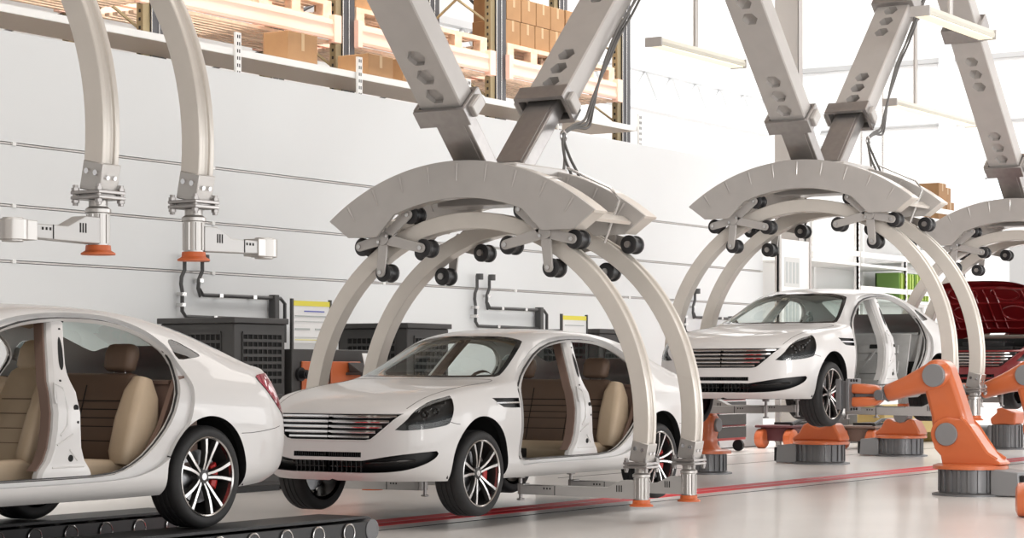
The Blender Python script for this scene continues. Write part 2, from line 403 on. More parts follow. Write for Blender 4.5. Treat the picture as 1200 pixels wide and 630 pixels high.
TAIL=smooth_loop([(3.65,1.02),(3.78,1.04),(3.925,1.04),(4.02,.985),(4.085,.86),(4.10,.70),(4.03,.70),(3.94,.745),(3.82,.825),(3.71,.93)],3)
HOOD=smooth_loop([(-1,-.2),(-1,.60),(-.72,.645),(-.55,.675),(-.2,.715),(.1,.735),(.40,.742),(.455,.70)],4,False)+smooth_loop([(.44,.64),(.39,.50),(.335,.28),(.315,0),(.315,-.2)],3,False)
WIND=smooth_loop([(.395,-.28),(.38,0),(.40,.28),(.455,.53),(.545,.685)],4,False)+smooth_loop([(.60,.70),(.75,.672),(.92,.632),(1.08,.592),(1.185,.555)],4,False)+smooth_loop([(1.19,.525),(1.165,.40),(1.13,.2),(1.12,0),(1.13,-.2)],3,False)
WIND_IN=[(.785+(x-.785)*.87,y*.945) for x,y in WIND]
REARW=smooth_loop([(2.83,-.2),(2.82,0),(2.83,.2),(2.85,.42),(2.87,.50)],3,False)+smooth_loop([(2.94,.545),(3.2,.58),(3.45,.595),(3.50,.57)],3,False)+smooth_loop([(3.535,.45),(3.57,.2),(3.575,0),(3.57,-.2)],3,False)
GRILLE=[(-.1,.787),(.30,.787),(.655,.787),(.60,.735),(.54,.68),(.46,.612),(.42,.583),(.37,.573),(-.1,.573)]
SLOT=[(-.1,.482),(.335,.482),(.335,.442),(-.1,.442)]
INTAKE=smooth_loop([(.34,.415),(.45,.432),(.60,.457),(.75,.478),(.865,.494)],3,False)+smooth_loop([(.872,.475),(.855,.435),(.80,.388),(.70,.348),(.55,.326),(.34,.318)],3,False)+[(-.1,.318),(-.1,.415)]
def arc_poly(cx,cz,r,z0):
    a0=math.asin((z0-cz)/r); return [(cx+r*math.cos(a),cz+r*math.sin(a)) for a in [a0+(PI-2*a0)*i/36 for i in range(37)]]
ARCH_F=[(p[0],p[1]) for p in arc_poly(0,.355,.405,.2)]
ARCH_R=[(p[0],p[1]) for p in arc_poly(3.0,.355,.405,.2)]
def car_meshes():
    """all body meshes of one car, keyed by part; each is (mesh, materials)"""
    bm,lay=car_half()
    ref=bm.copy(); ref.normal_update(); tree=BVHTree.FromBMesh(ref); ref.faces.ensure_lookup_table()
    def nrm(p):
        co,no,idx,d=tree.find_nearest(p)
        f=ref.faces[idx]; ws=[1/((v.co-co).length+1e-4)**2 for v in f.verts]
        n=sum((v.normal*w_ for v,w_ in zip(f.verts,ws)),Vector()); return n.normalized()
    kind=bm.faces.layers.int.new('kind')      # 0 outer skin (reference normals), 1 returns, 2 recess
    mi=bm.faces.layers.int.new('mi')
    side=lambda f: f.normal.y>.15 and f.calc_center_median().y>.3
    band=lambda f: f[lay]==0 and f.normal.y>.1
    front=lambda f: f[lay]==0 and f.normal.x<-.12 and f.calc_center_median().x<-.35
    top=lambda f: f[lay]==1 and f.normal.z>.05
    G={}
    hl=lambda f: f.calc_center_median().x<-.15 and f.calc_center_median().y>.4
    tl=lambda f: f.calc_center_median().x>3.5 and f.calc_center_median().y>.4
    for poly,ax,c in ((DOOR_OUT,XZ,side),(DOOR_IN,XZ,side),(QGLASS,XZ,side),(ARCH_F,XZ,band),(ARCH_R,XZ,band),(VENT,XZ,band),(HEAD,XZ,hl),(TAIL,XZ,tl),
                      (HOOD,XY,top),(WIND,XY,top),(WIND_IN,XY,top),(REARW,XY,top),(GRILLE,YZ,front),(SLOT,YZ,front),(INTAKE,YZ,front)):
        knife(bm,poly,ax,c)
    bm.normal_update()
    dele=set()
    def take(poly,ax,c):
        fs=[f for f in within(bm,poly,ax,c) if f not in dele]; return fs
    def export(fs):                            # copy faces to a new half-mesh with smooth normals
        vs={}; V=[]; F=[]; N=[]
        for f in fs:
            ids=[]
            for v in f.verts:
                if v not in vs: vs[v]=len(V); V.append(tuple(v.co)); N.append(nrm(v.co))
                ids.append(vs[v])
            F.append(ids)
        return V,F,N
    arch=take(ARCH_F,XZ,band)+take(ARCH_R,XZ,band); dele.update(arch)
    din=take(DOOR_IN,XZ,side); dele.update(din)
    for key,poly,ax,c in (('windshield',WIND,XY,top),('rear_window',REARW,XY,top),('hood',HOOD,XY,top),('quarter',QGLASS,XZ,side),('tail',TAIL,XZ,tl)):
        fs=take(poly,ax,c)
        if key=='windshield': frit=[0 if inside((f.calc_center_median().x,f.calc_center_median().y),WIND_IN) else 1 for f in fs]
        if key=='hood': fs=[f for f in fs if f.calc_center_median().x<.5]
        G[key]=export(fs); dele.update(fs)
    head=take(HEAD,XZ,hl); G['lens']=export(head)
    vent=take(VENT,XZ,band); gr=take(GRILLE,YZ,front); sl=take(SLOT,YZ,front); it=take(INTAKE,YZ,front)
    it=[f for f in it if f not in set(head)]; gr=[f for f in gr if f not in set(head)]
    dout=[f for f in take(DOOR_OUT,XZ,side) if f not in dele]
    bmesh.ops.delete(bm,geom=list(dele),context='FACES')
    dout=[f for f in dout if f.is_valid]
    print('dout',len(dout))
    def recess(fs,d,m_side,m_face,along=None,keep=False):
        fs=[f for f in fs if f.is_valid]
        if not fs: return
        nn={v:(along or -nrm(v.co)) for f in fs for v in f.verts}
        r=bmesh.ops.extrude_face_region(bm,geom=fs)
        nv=[g for g in r['geom'] if isinstance(g,bmesh.types.BMVert)]; nf=[g for g in r['geom'] if isinstance(g,bmesh.types.BMFace)]
        for v in nv:
            co=v.co.copy()
            dd=along if along else -nrm(co)
            v.co=co+Vector(dd)*d
        bmesh.ops.delete(bm,geom=[f for f in fs if f.is_valid],context='FACES_ONLY')
        nfs=set(nf)
        for v in nv:
            for f in v.link_faces:
                if f in nfs: f[kind]=2; f[mi]=m_face
                else: f[kind]=1; f[mi]=m_side; f.smooth=False
    recess(dout,.032,0,0)
    recess(head,.07,1,1,Vector((.8,-.55,0)))
    recess(vent,.03,1,1); recess(gr,.05,1,1,Vector((1,0,0))); recess(sl,.05,1,1,Vector((1,0,0))); recess(it,.09,1,1,Vector((1,0,0)))
    # returns: door aperture and arches turn inwards
    bm.normal_update()
    be=[e for e in bm.edges if e.is_boundary and not all(abs(v.co.y)<1e-3 for v in e.verts)]
    def ret(edges,d,m):
        r=bmesh.ops.extrude_edge_only(bm,edges=edges)
        nv=[g for g in r['geom'] if isinstance(g,bmesh.types.BMVert)]; nf=[g for g in r['geom'] if isinstance(g,bmesh.types.BMFace)]
        for v in nv: v.co+=Vector(d(v.co))
        for f in nf: f[kind]=1; f[mi]=m; f.smooth=False
        return nv
    e1=[e for e in be if all((abs(math.hypot(v.co.x,v.co.z-.355)-.405)<.006 or abs(math.hypot(v.co.x-3,v.co.z-.355)-.405)<.006) and v.co.y>.6 for v in e.verts)]
    ret(e1,lambda c:(0,-.06,0),1)
    be2=[e for e in be if e not in set(e1) and all(.55<v.co.x<3.0 and v.co.z>.38 and v.co.y>.5 for v in e.verts) and not all(v.co.z>1.1 and v.co.y<.56 for v in e.verts)]
    def near_in(v):
        return min((v.co.x-DOOR_IN[i][0])**2+(v.co.z-DOOR_IN[i][1])**2 for i in range(len(DOOR_IN)))<.08**2
    e2=[e for e in be2 if all(near_in(v) for v in e.verts)]
    ret(e2,lambda c:(0,-.055,-.012 if c.z>1.1 else .004),0)
    bot=[e for e in be if e.is_boundary and all(v.co.z<.33 for v in e.verts)]
    ret(bot,lambda c:(0,-.10 if c.y>.12 else 0,.0),0)
    G['body']=bm; bm.normal_update()
    # final mirrored body mesh
    def finish(name,V,F,N,mats,mis=None,hard=None):
        n=len(V); V2=V+[(x,-y,z) for x,y,z in V]; F2=[list(f) for f in F]+[[i+n for i in reversed(f)] for f in F]
        me=bpy.data.meshes.new(name); me.from_pydata(V2,[],F2)
        for k in mats: me.materials.append(M[k])
        if mis: me.polygons.foreach_set('material_index',mis+mis)
        me.polygons.foreach_set('use_smooth',[True]*len(me.polygons))
        ln=[]
        for pi,p in enumerate(me.polygons):
            src=pi if pi<len(F) else pi-len(F); mir=pi>=len(F)
            for vi in p.vertices:
                q=N[vi] if vi<n else Vector((N[vi-n].x,-N[vi-n].y,N[vi-n].z))
                if hard and hard[src]: q=p.normal
                ln.append(tuple(q))
        me.normals_split_custom_set(ln); return me
    out={}
    bm.faces.ensure_lookup_table(); idx={v:i for i,v in enumerate(bm.verts)}
    V=[tuple(v.co) for v in bm.verts]; F=[[idx[v] for v in f.verts] for f in bm.faces]
    N=[nrm(v.co) for v in bm.verts]; hard=[f[kind]==1 for f in bm.faces]; mis=[f[mi] for f in bm.faces]
    out['body']=finish('body_shell',V,F,N,['paint','black'],mis,hard)
    out['hood']=finish('hood',*G['hood'],['paint'])
    out['windshield']=finish('windshield',*G['windshield'],['glass','gloss'],frit); out['rear_window']=finish('rear_window',*G['rear_window'],['glass'])
    def one(name,key,mats,s,off=0):            # one side only
        V,F,N=G[key]; V=[tuple(Vector(v)+q*off) for v,q in zip(V,N)]
        if s<0: V=[(x,-y,z) for x,y,z in V]; F=[list(reversed(f)) for f in F]; N=[Vector((q.x,-q.y,q.z)) for q in N]
        me=bpy.data.meshes.new(name); me.from_pydata(V,[],F)
        for k in mats: me.materials.append(M[k])
        me.polygons.foreach_set('use_smooth',[True]*len(me.polygons)); me.normals_split_custom_set([tuple(N[vi]) for p in me.polygons for vi in p.vertices])
        return me
    for s,t in ((-1,'n'),(1,'f')):
        out['lens'+t]=one('lamp_lens','lens',['lens'],s,.002); out['tail'+t]=one('taillight','tail',['tail'],s,.006); out['quarter'+t]=one('quarter_window','quarter',['qglass'],s,-.003)
    out['tree']=tree; out['nrm']=nrm
    return out
CM=car_meshes()
TREE=CM['tree']
def surf_front(y,z):
    r=TREE.ray_cast(Vector((-3,max(abs(y),.003),z)),Vector((1,0,0))); return r[0].x if r[0] else -.8
def surf_side(x,z):
    r=TREE.ray_cast(Vector((x,3,z)),Vector((0,-1,0))); return r[0].y if r[0] else .9
def surf_top(x,y):
    r=TREE.ray_cast(Vector((x,max(abs(y),.003),3)),Vector((0,0,-1))); return r[0].z if r[0] else 1
def link(name,me,parent,loc=None):
    o=bpy.data.objects.new(name,me); COL.objects.link(o); o.parent=parent
    if loc: o.location=loc
    return o
# ---- small car part meshes
def wheel_parts(parent, x, s, z, rz_spin=0):
    """s=-1 near side: outer face looks to -y"""
    yo=.925*s
    tyre=MB()
    R=.348; prof=[(.262,-.118),(.283,-.124),(.310,-.126),(.325,-.120),(.340,-.106),(R,-.085),(R,-.052),(.341,-.050),(.341,-.042),(R,-.040),(R,-.006),(.341,-.004),(.341,.004),(R,.006),(R,.040),(.341,.042),(.341,.050),(R,.052),(R,.085),(.340,.106),(.325,.120),(.310,.126),(.285,.124),(.268,.116),(.262,.10)]
    tyre.lathe(prof,(0,0,0),(0,s,0),56)
    w_=obj('wheel',tyre,'rubber',parent,(x,yo-.126*s,z),ang=28)
    rim=MB(); e=.118; q_=1.13
    rim.lathe([(.268,.100),(.272,.121),(.266,.125),(.258,.117),(.254,.09)],(0,0,0),(0,s,0),56,0)
    rim.lathe([(.254,.09),(.242,.02),(.236,-.10)],(0,0,0),(0,s,0),40,1)
    rim.lathe([(.0001,.085),(.035,.087),(.060,.080),(.066,.060),(.066,.02)],(0,0,0),(0,s,0),28,1)
    rim.lathe([(.0001,.090),(.024,.090),(.026,.084)],(0,0,0),(0,s,0),20,0)
    for k in range(5):
        a=PI/2+rz_spin+2*PI*k/5
        lug=Vector((math.cos(a+.63)*.047,.083*s,math.sin(a+.63)*.047)); rim.cyl(lug,lug+Vector((0,.006*s,0)),.007,n=8,m=1)
        for d in (-1,1):
            def P(r,off,h,wd):
                ca=a+d*off/r if r>.01 else a
                c=Vector((math.cos(ca)*r,0,math.sin(ca)*r)); t=Vector((-math.sin(ca),0,math.cos(ca)))
                return [c+t*wd*q+Vector((0,(h+dh)*s,0)) for q,dh in ((-1.9,-.035),(-1.15,-.004),(-.95,0),(.95,0),(1.15,-.004),(1.9,-.035))]
            rings=[P(.045,.0125,.083,.0085),P(.10,.0185,.097,.0092),P(.165,.031,.107,.0100),P(.215,.046,.112,.0110),P(.264,.060,.114,.0125)]
            b=len(rim.f); rim.loft(rings,m=1)
            # the machined face is the strip between points 2 and 3
            n=6
            for q in range(len(rings)-1):
                rim.m[b+q*n+2]=0
    obj('rim',rim,['alloy','dalloy'],w_,ang=30)
    br=MB(); br.lathe([(.06,.03),(.18,.03),(.183,.022),(.183,.008),(.06,.008)],(0,0,0),(0,s,0),40)
    obj('brake_disc',br,'disc',w_)
    cal=MB()
    ring=[]
    for k in range(9):
        a=(-.55+1.1*k/8); c=lambda r,h:(math.cos(a)*r,h*s,math.sin(a)*r)
        ring.append([c(.118,-.01),c(.118,.055),c(.15,.068),c(.18,.055),c(.18,-.01)])
    cal.loft(ring); obj('brake_caliper',cal,'caliper',w_,bevel=.004)
    return w_
def seat_mesh(kind):
    pass
def rounded(w_,d,h,r=.06,n=5):
    """rounded-rectangle ring points in the plane (a,b)"""
    pts=[]
    for cx,cy,a0 in ((w_/2-r,d/2-r,0),(-w_/2+r,d/2-r,PI/2),(-w_/2+r,-d/2+r,PI),(w_/2-r,-d/2+r,1.5*PI)):
        for k in range(n): a=a0+PI/2*k/(n-1); pts.append((cx+r*math.cos(a),cy+r*math.sin(a)))
    return pts
def cushion(mb, frames, m=0):
    """loft of rounded rectangles: frames = (centre, e1, e2, w, d, r)"""
    rings=[]
    for c,e1,e2,w_,d,r in frames:
        c=Vector(c); e1=Vector(e1); e2=Vector(e2)
        rings.append([c+e1*a+e2*b for a,b in rounded(w_,d,0,min(r,w_*.49,d*.49))])
    return mb.loft(rings,m)
def rear_bench(parent):
    mb=MB()
    # cushion
    cushion(mb,[((x,0,.40+dz),(0,1,0),(0,0,1),1.34,h,.05) for x,dz,h in ((1.93,-.01,.10),(1.945,.0,.15),(2.0,.01,.18),(2.35,-.01,.18),(2.58,-.03,.17))])
    seat=obj('rear_seat',mb,'leather',parent,ang=50)
    bk=MB(); up=Vector((.30,0,.95)).normalized(); fw=Vector((-.95,0,.30)).normalized()
    def at(h,off): return Vector((2.50,0,.44))+up*h+fw*off
    cushion(bk,[(at(h,0),(0,1,0),fw,w_,d,.05) for h,w_,d in ((0,1.16,.10),(.03,1.18,.15),(.28,1.18,.15),(.60,1.16,.13),(.625,1.13,.08))])
    for h in (.14,.24,.30,.36,.42): bk.cbox(at(h,.075),(1.16,.004,.006),Matrix((Vector((0,1,0)),fw,up)).transposed(),1)
    for y in (-.20,.20): bk.cbox(at(.28,.0755)+Vector((0,y,0)),(.006,.004,.5),Matrix((Vector((0,1,0)),fw,up)).transposed(),1)
    obj('backrest',bk,['leather_d','carpet'],seat,ang=50)
    for y in (-.40,.40):
        hr=MB(); cushion(hr,[(at(h,.01)+Vector((0,y,0)),(0,1,0),fw,w_,d,.05) for h,w_,d in ((.65,.20,.07),(.67,.25,.11),(.77,.26,.12),(.82,.24,.10),(.835,.19,.06))])
        hr.cyl(at(.6,0)+Vector((0,y-.05,0)),at(.68,0)+Vector((0,y-.05,0)),.007,n=8,m=1); hr.cyl(at(.6,0)+Vector((0,y+.05,0)),at(.68,0)+Vector((0,y+.05,0)),.007,n=8,m=1)
        obj('headrest',hr,['leather_d','chrome'],seat,ang=50)
    for s in (-1,1):
        bo=MB(); cushion(bo,[(at(h,.03)+Vector((0,s*y,0)),(0,1,0),fw,w_,d,.05) for h,y,w_,d in ((-.03,.68,.16,.22),(.05,.69,.19,.30),(.28,.68,.19,.29),(.48,.665,.17,.22),(.59,.65,.12,.12))])
        obj('side_bolster',bo,'leather',seat,ang=50)
    return seat
def front_seat(parent,y):
    mb=MB()
    cushion(mb,[((x,y,.36+dz),(0,1,0),(0,0,1),w_,h,.05) for x,dz,h,w_ in ((1.16,0,.10,.44),(1.18,.01,.16,.50),(1.34,.015,.17,.52),(1.60,-.01,.17,.52),(1.68,-.01,.14,.48))])
    for s in (-1,1): cushion(mb,[((x,y+s*.235,.41),(0,1,0),(0,0,1),.09,h,.035) for x,h in ((1.20,.12),(1.24,.19),(1.54,.20),(1.64,.14))])
    seat=obj('front_seat',mb,'leather',parent,ang=50)
    up=Vector((.36,0,.93)).normalized(); fw=Vector((-.93,0,.36)).normalized()
    def at(h,off,dy=0): return Vector((1.66,y+dy,.44))+up*h+fw*off
    bk=MB(); cushion(bk,[(at(h,0),(0,1,0),fw,w_,d,.05) for h,w_,d in ((0,.40,.10),(.04,.44,.15),(.32,.46,.14),(.52,.42,.13),(.65,.33,.11),(.68,.26,.08))])
    for s in (-1,1): cushion(bk,[(at(h,.05,s*dy),(0,1,0),fw,w_,d,.04) for h,dy,w_,d in ((.0,.22,.09,.10),(.06,.235,.12,.18),(.28,.24,.12,.19),(.45,.22,.11,.15),(.56,.18,.07,.08))])
    for h in (.15,.25,.35,.45): bk.cbox(at(h,.0715),(.26,.004,.005),Matrix((Vector((0,1,0)),fw,up)).transposed(),1)
    obj('backrest',bk,['leather','leather_d'],seat,ang=50)
    hr=MB(); cushion(hr,[(at(h,.012),(0,1,0),fw,w_,d,.05) for h,w_,d in ((.66,.19,.06),(.69,.24,.11),(.80,.25,.12),(.85,.22,.10),(.87,.16,.05))])
    obj('headrest',hr,['leather'],seat,ang=50)
    return seat
def b_pillar(parent,s,bare=False):
    def yo(z):
        pts=[(.36,.905),(.62,.915),(.80,.91),(.93,.885),(1.03,.835),(1.2,.735),(1.36,.632),(1.41,.60)]
        for (z0,y0),(z1,y1) in zip(pts,pts[1:]):
            if z<=z1: return y0+(y1-y0)*(z-z0)/(z1-z0)
        return pts[-1][1]
    lv=[(.375,1.46,1.93),(.41,1.46,1.93),(.44,1.475,1.915),(.50,1.53,1.865),(.58,1.565,1.835),(.70,1.59,1.83),(.80,1.60,1.83),(.93,1.605,1.815),(1.0,1.62,1.80),(1.05,1.643,1.80),(1.10,1.67,1.815),(1.25,1.75,1.892),(1.37,1.822,1.965),(1.41,1.845,1.985)]
    mb=MB(); rings=[]
    for z,x0,x1 in lv:
        y=yo(z)-.022; t=.07
        rings.append([(x0,s*(y-t),z),(x0,s*(y-.03),z),(x0+.02,s*(y-.004),z),(x0+.035,s*y,z),(x1-.035,s*y,z),(x1-.02,s*(y-.004),z),(x1,s*(y-.03),z),(x1,s*(y-t),z)])
    mb.loft(rings)
    p=obj('b_pillar',mb,'paint',parent,ang=28)
    # pressed panel, slot, bolt holes
    d=MB()
    def rib(x0,z0,x1,z1,r,lift=.0,m=0):
        n=8; d.tube([(x0+(x1-x0)*k/n,s*(yo(z0+(z1-z0)*k/n)-.022+lift),z0+(z1-z0)*k/n) for k in range(n+1)],r,8,m)
    slot=MB(); pts=[]
    for k in range(12):
        z=1.07+.21*k/11; pts.append((1.742+.105*k/11,s*(yo(z)-.0225),z))
    slot.loft([[ (x+dx,y+s*.0015,z) for dx in (-w_,w_)] for (x,y,z),w_ in zip(pts,[.006,.016,.02,.021,.021,.021,.021,.02,.018,.016,.012,.004])],closed=False,caps=False)
    obj('pillar_slot',slot,'dark',p,smooth=False)
    hole=[]
    for x,z,r in ((1.775,.83,.022),(1.72,.515,.022),(1.785,.74,.009),(1.69,1.00,.009),(1.868,1.385,.013),(1.945,1.385,.013),(1.885,1.33,.009)):
        y=s*(yo(z)-.021); hole.append(MB().cyl((x,y-s*.004,z),(x,y+s*.0012,z),r,n=14))
    each('bolt_hole',hole,'dark',p)
    d.tube([(1.605,s*(yo(.86)-.022),.86),(1.60,s*(yo(.9)-.02),.90),(1.63,s*(yo(.985)-.021),.985),(1.69,s*(yo(.96)-.022),.96),(1.70,s*(yo(.85)-.022),.85),(1.69,s*(yo(.72)-.022),.72),(1.63,s*(yo(.66)-.022),.66)],.008,8)
    rib(1.60,.60,1.74,.665,.006); rib(1.56,.46,1.84,.46,.006)
    rib(1.71,.57,1.78,.50,.006)
    obj('pressing',d,'paint',p)
    t=MB(); rings=[]
    for z,x0,x1 in lv[2:]:
        y=yo(z)-.05; rings.append([(x0-.012,s*(y-.10),z),(x0-.012,s*(y-.025),z),(x0+.03,s*(y-.015),z),(x0+.06,s*(y-.10),z)])
    t.loft(rings); obj('pillar_trim',t,'inner' if bare else 'trim_b',p,ang=30)
    return p
def headlamp(parent,s):
    t='n' if s<0 else 'f'
    mb=MB()
    for x,y,z,r in ((-.555,.735,.775,.042),(-.475,.79,.80,.034)):
        c=Vector((x,s*y,z)); d=Vector((-1,s*.25,0)).normalized()
        mb.lathe([(.001,-.03),(r*.7,-.02),(r,.02),(r*1.08,.022),(r*1.08,-.0)],c,d,20,0)
        mb.ball(c+d*.005,r*.7,14,1)
    for k in range(7):
        a=k/6; mb.box((-.66+.24*a,0,0),(-.655+.24*a,.01,.01),2) if False else None
        x=-.655+.27*a; z=.715+.155*a; y=surf_side(x,z)-.035; mb.cbox((x,s*y,z),(.016,.012,.016),rotz(.7*-s),2)
    h=obj('headlight',mb,['chrome','gloss','dalloy'],parent)
    link('lamp_lens',CM['lens'+t],h)
    return h
def grille(parent):
    bars=MB()
    for z in (.764,.724,.683,.642,.602):
        ymax=min(.64,(.655-(.787-z)*(.655-.37)/(.787-.573))) - .01
        path=[]; n=22
        for k in range(n+1):
            y=-ymax+2*ymax*k/n; path.append((surf_front(y,z)+.006,y,z))
        rings=[[(x+.022,y,z_-.006),(x+.002,y,z_-.011),(x-.004,y,z_-.003),(x,y,z_+.010),(x+.022,y,z_+.006)] for x,y,z_ in path]
        bars.loft(rings)
    g=obj('grille',bars,'chrome',parent,ang=30)
    fr=MB(); path=[]
    half=[(.655,.787),(.60,.735),(.54,.68),(.46,.612),(.42,.583),(.37,.573)]
    loop=[(y,z) for y,z in half]+[(-y,z) for y,z in reversed(half)]
    pts=[]
    for i in range(len(loop)):
        (y0,z0),(y1,z1)=loop[i],loop[(i+1)%len(loop)]; n=max(2,int(abs(y1-y0)/.06))
        for k in range(n):
            y=y0+(y1-y0)*k/n; z=z0+(z1-z0)*k/n; pts.append((surf_front(y,z)-.001,y,z))
    fr.tube(pts,.0055,6,closed=True); obj('grille_frame',fr,'paint',g)
    ms=MB()
    for k in range(31):
        y=-.32+.64*k/30; x=surf_front(y,.46); ms.box((x+.012,y-.003,.443),(x+.03,y+.003,.481))
    for k in range(15):
        y=-.32+.64*k/14; x=surf_front(y,.37); ms.box((x+.02,y-.004,.32),(x+.04,y+.004,.413))
    x=surf_front(0,.37); ms.tube([(surf_front(-.34+.68*k/12,.368)+.025,-.34+.68*k/12,.368) for k in range(13)],.006,6)
    for s in (-1,1): ms.tube([(surf_front(.36+.38*k/8,.40+.02*k/8)+.035,s*(.36+.38*k/8),.40+.018*k/8) for k in range(9)],.011,6)
    obj('lower_mesh',ms,'gloss',g)
    return g
def underbody(parent,bare):
    mb=MB()
    o=[(-.60,.45),(-.40,.72),(3.6,.70),(3.85,.50)]; mb.prism([(x,y,.245) for x,y in o]+[(x,-y,.245) for x,y in reversed(o)],(0,0,.03))
    for cx in (0,3.0):
        for s in (-1,1):
            r=.43; pts=[(cx+r*math.cos(a),.355+r*math.sin(a)) for a in [-.2+(PI+.4)*k/20 for k in range(21)]]
            mb.loft([[(x,s*.875,z) for x,z in pts],[(x,s*.50,z) for x,z in pts]],closed=False,caps=False)
            mb.prism([(x,s*.50,z) for x,z in pts],(0,-s*.01,0))
    for x in (.35,): mb.box((x,-.75,.27),(x+.03,.75,.98))
    u=obj('underbody',mb,'dark',parent,smooth=False)
    f=MB(); f.box((.38,-.80,.27),(2.45,.80,.315)); f.box((.38,-.13,.30),(2.3,.13,.43))
    obj('floor_pan',f,'bare' if bare else 'carpet',parent,smooth=False,bevel=.01)
    return u
def dashboard(parent):
    mb=MB(); prof=[(.40,.75),(.40,1.0),(.55,1.035),(.72,1.03),(.82,.985),(.84,.92),(.78,.86),(.80,.74),(.72,.62),(.45,.6)]
    mb.prism([(x,-.72,z) for x,z in prof],(0,1.44,0)); mb.lathe([(.13,0),(.14,.02),(.13,.04)],(.80,-.38,1.0),(-.85,0,.5),20)
    d=obj('dashboard',mb,'trim_b',parent,bevel=.02)
    return d
def steering(parent):
    mb=MB(); c=Vector((.98,-.38,.88)); ax=Vector((.9,0,.35)).normalized(); _,e1,e2=mb.frame(ax)
    mb.tube([c+(e1*math.cos(2*PI*k/28)+e2*math.sin(2*PI*k/28))*.18 for k in range(28)],.014,8,closed=True)
    mb.cyl(c-ax*.02,c+ax*.02,.06,n=16); mb.cyl(c-ax*.2,c,.025,n=10)
    for a in (0,PI/2+.3,PI*1.5-.3): mb.tube([c,c+(e1*math.cos(a)+e2*math.sin(a))*.175],.013,6)
    obj('steering_wheel',mb,'black',parent)
def seal(parent,s):
    mb=MB(); pts=[]
    for x,z in DOOR_IN[::2]:
        y=surf_side(x,z); pts.append((x,s*(y-.03),z))
    mb.tube(pts,.009,6,closed=True); return obj('door_seal',mb,'black',parent)
def seams(parent):
    mbs=[]
    for s in (-1,1):
        for pts in ([(-.44,.722),(-.40,.712),(-.36,.703),(-.325,.70)],[(3.335,.635),(3.45,.635),(3.6,.645),(3.75,.66),(3.85,.675)]):
            P=[]
            for (x0,z0),(x1,z1) in zip(pts,pts[1:]):
                for k in range(8): x=x0+(x1-x0)*k/8; z=z0+(z1-z0)*k/8; P.append((x,s*(surf_side(x,z)-.001),z))
            mbs.append(MB().tube(P,.0026,5))
        mbs.append(MB().tube([(x,s*y,surf_top(x,y)-.0005) for x,y in HOOD if x>-.72 and y>=-.001],.003,5))
    return each('panel_gap',mbs,'black',parent)
def inner_far_side(parent,bare):
    """inner trim visible through the openings: parcel shelf, side trims, roof lining"""
    mb=MB()
    mb.box((2.78,-.76,.975),(3.48,.76,1.0),0)
    mb.prism([(2.62,-.86,.42),(2.62,.86,.42),(2.80,.84,.975),(2.80,-.84,.975)],(.03,0,0),0)
    for s in (-1,1):
        mb.prism([(2.40,s*.79,.40),(2.62,s*.80,.70),(2.74,s*.80,.95),(2.78,s*.80,1.03),(3.0,s*.77,1.03),(3.0,s*.79,.42)],(0,s*.04,0),0)
    pan=[]
    for x in (1.15,1.5,2.1,2.6,2.8):
        pan.append([(x+(.02 if x<1.3 else 0),y,surf_top(x,y)-.035) for y in (0,.15,.3,.45,.55)])
    V=[]
    rings=[[(p[0],-p[1],p[2]) for p in reversed(r)]+r[1:] for r in pan]
    mb.loft(rings,1,caps=False,closed=False)
    return obj('inner_lining',mb,['bare','inner'] if bare else ['trim_b','leather'],parent,ang=50)
def bulkhead(parent):
    mb=MB(); mb.prism([(2.42,-.74,.30),(2.42,.74,.30),(2.62,.74,.98),(2.62,-.74,.98)],(.03,0,0),0)
    up=Vector((.2,0,.68)).normalized(); fw=Vector((-.68,0,.2)).normalized(); R=Matrix((Vector((0,1,0)),fw,up)).transposed()
    def at(h,y,o=0): return Vector((2.42,y,.30))+up*h+fw*o
    for y,h,a,b in ((-.36,.52,.5,.10),(.36,.52,.5,.10),(-.36,.30,.55,.16),(.36,.30,.55,.16),(0,.42,.06,.5),(-.4,.10,.4,.08),(.4,.10,.4,.08)):
        mb.cbox(at(h,y,.012),(a,.03,b),R,0)
    for y,h in ((-.5,.55),(-.3,.55),(.2,.55),(.5,.55),(-.45,.15),(.1,.2)): mb.cbox(at(h,y,.03),(.10,.012,.05),R,1)
    for s in (-1,1): mb.cbox(at(.32,s*.2,.014),(.03,.03,.55),R@roty(.6*s),0)
    return obj('rear_bulkhead',mb,['bare','dark'],parent,bevel=.008)
def fender_vent(parent,s):
    mb=MB()
    for z0 in (.868,):
        P=[(.22+.355*k/8,z0-.004+.0*k) for k in range(9)]
        mb.loft([[(x,s*(surf_side(x,z)-.012),z-.007),(x,s*(surf_side(x,z)+.003),z-.006),(x,s*(surf_side(x,z)+.003),z+.006),(x,s*(surf_side(x,z)-.012),z+.007)] for x,z in P])
    return obj('fender_vent',mb,'chrome',parent)
def taillamp(parent,s):
    t=link('taillight',CM['tail'+('n' if s<0 else 'f')],parent); return t
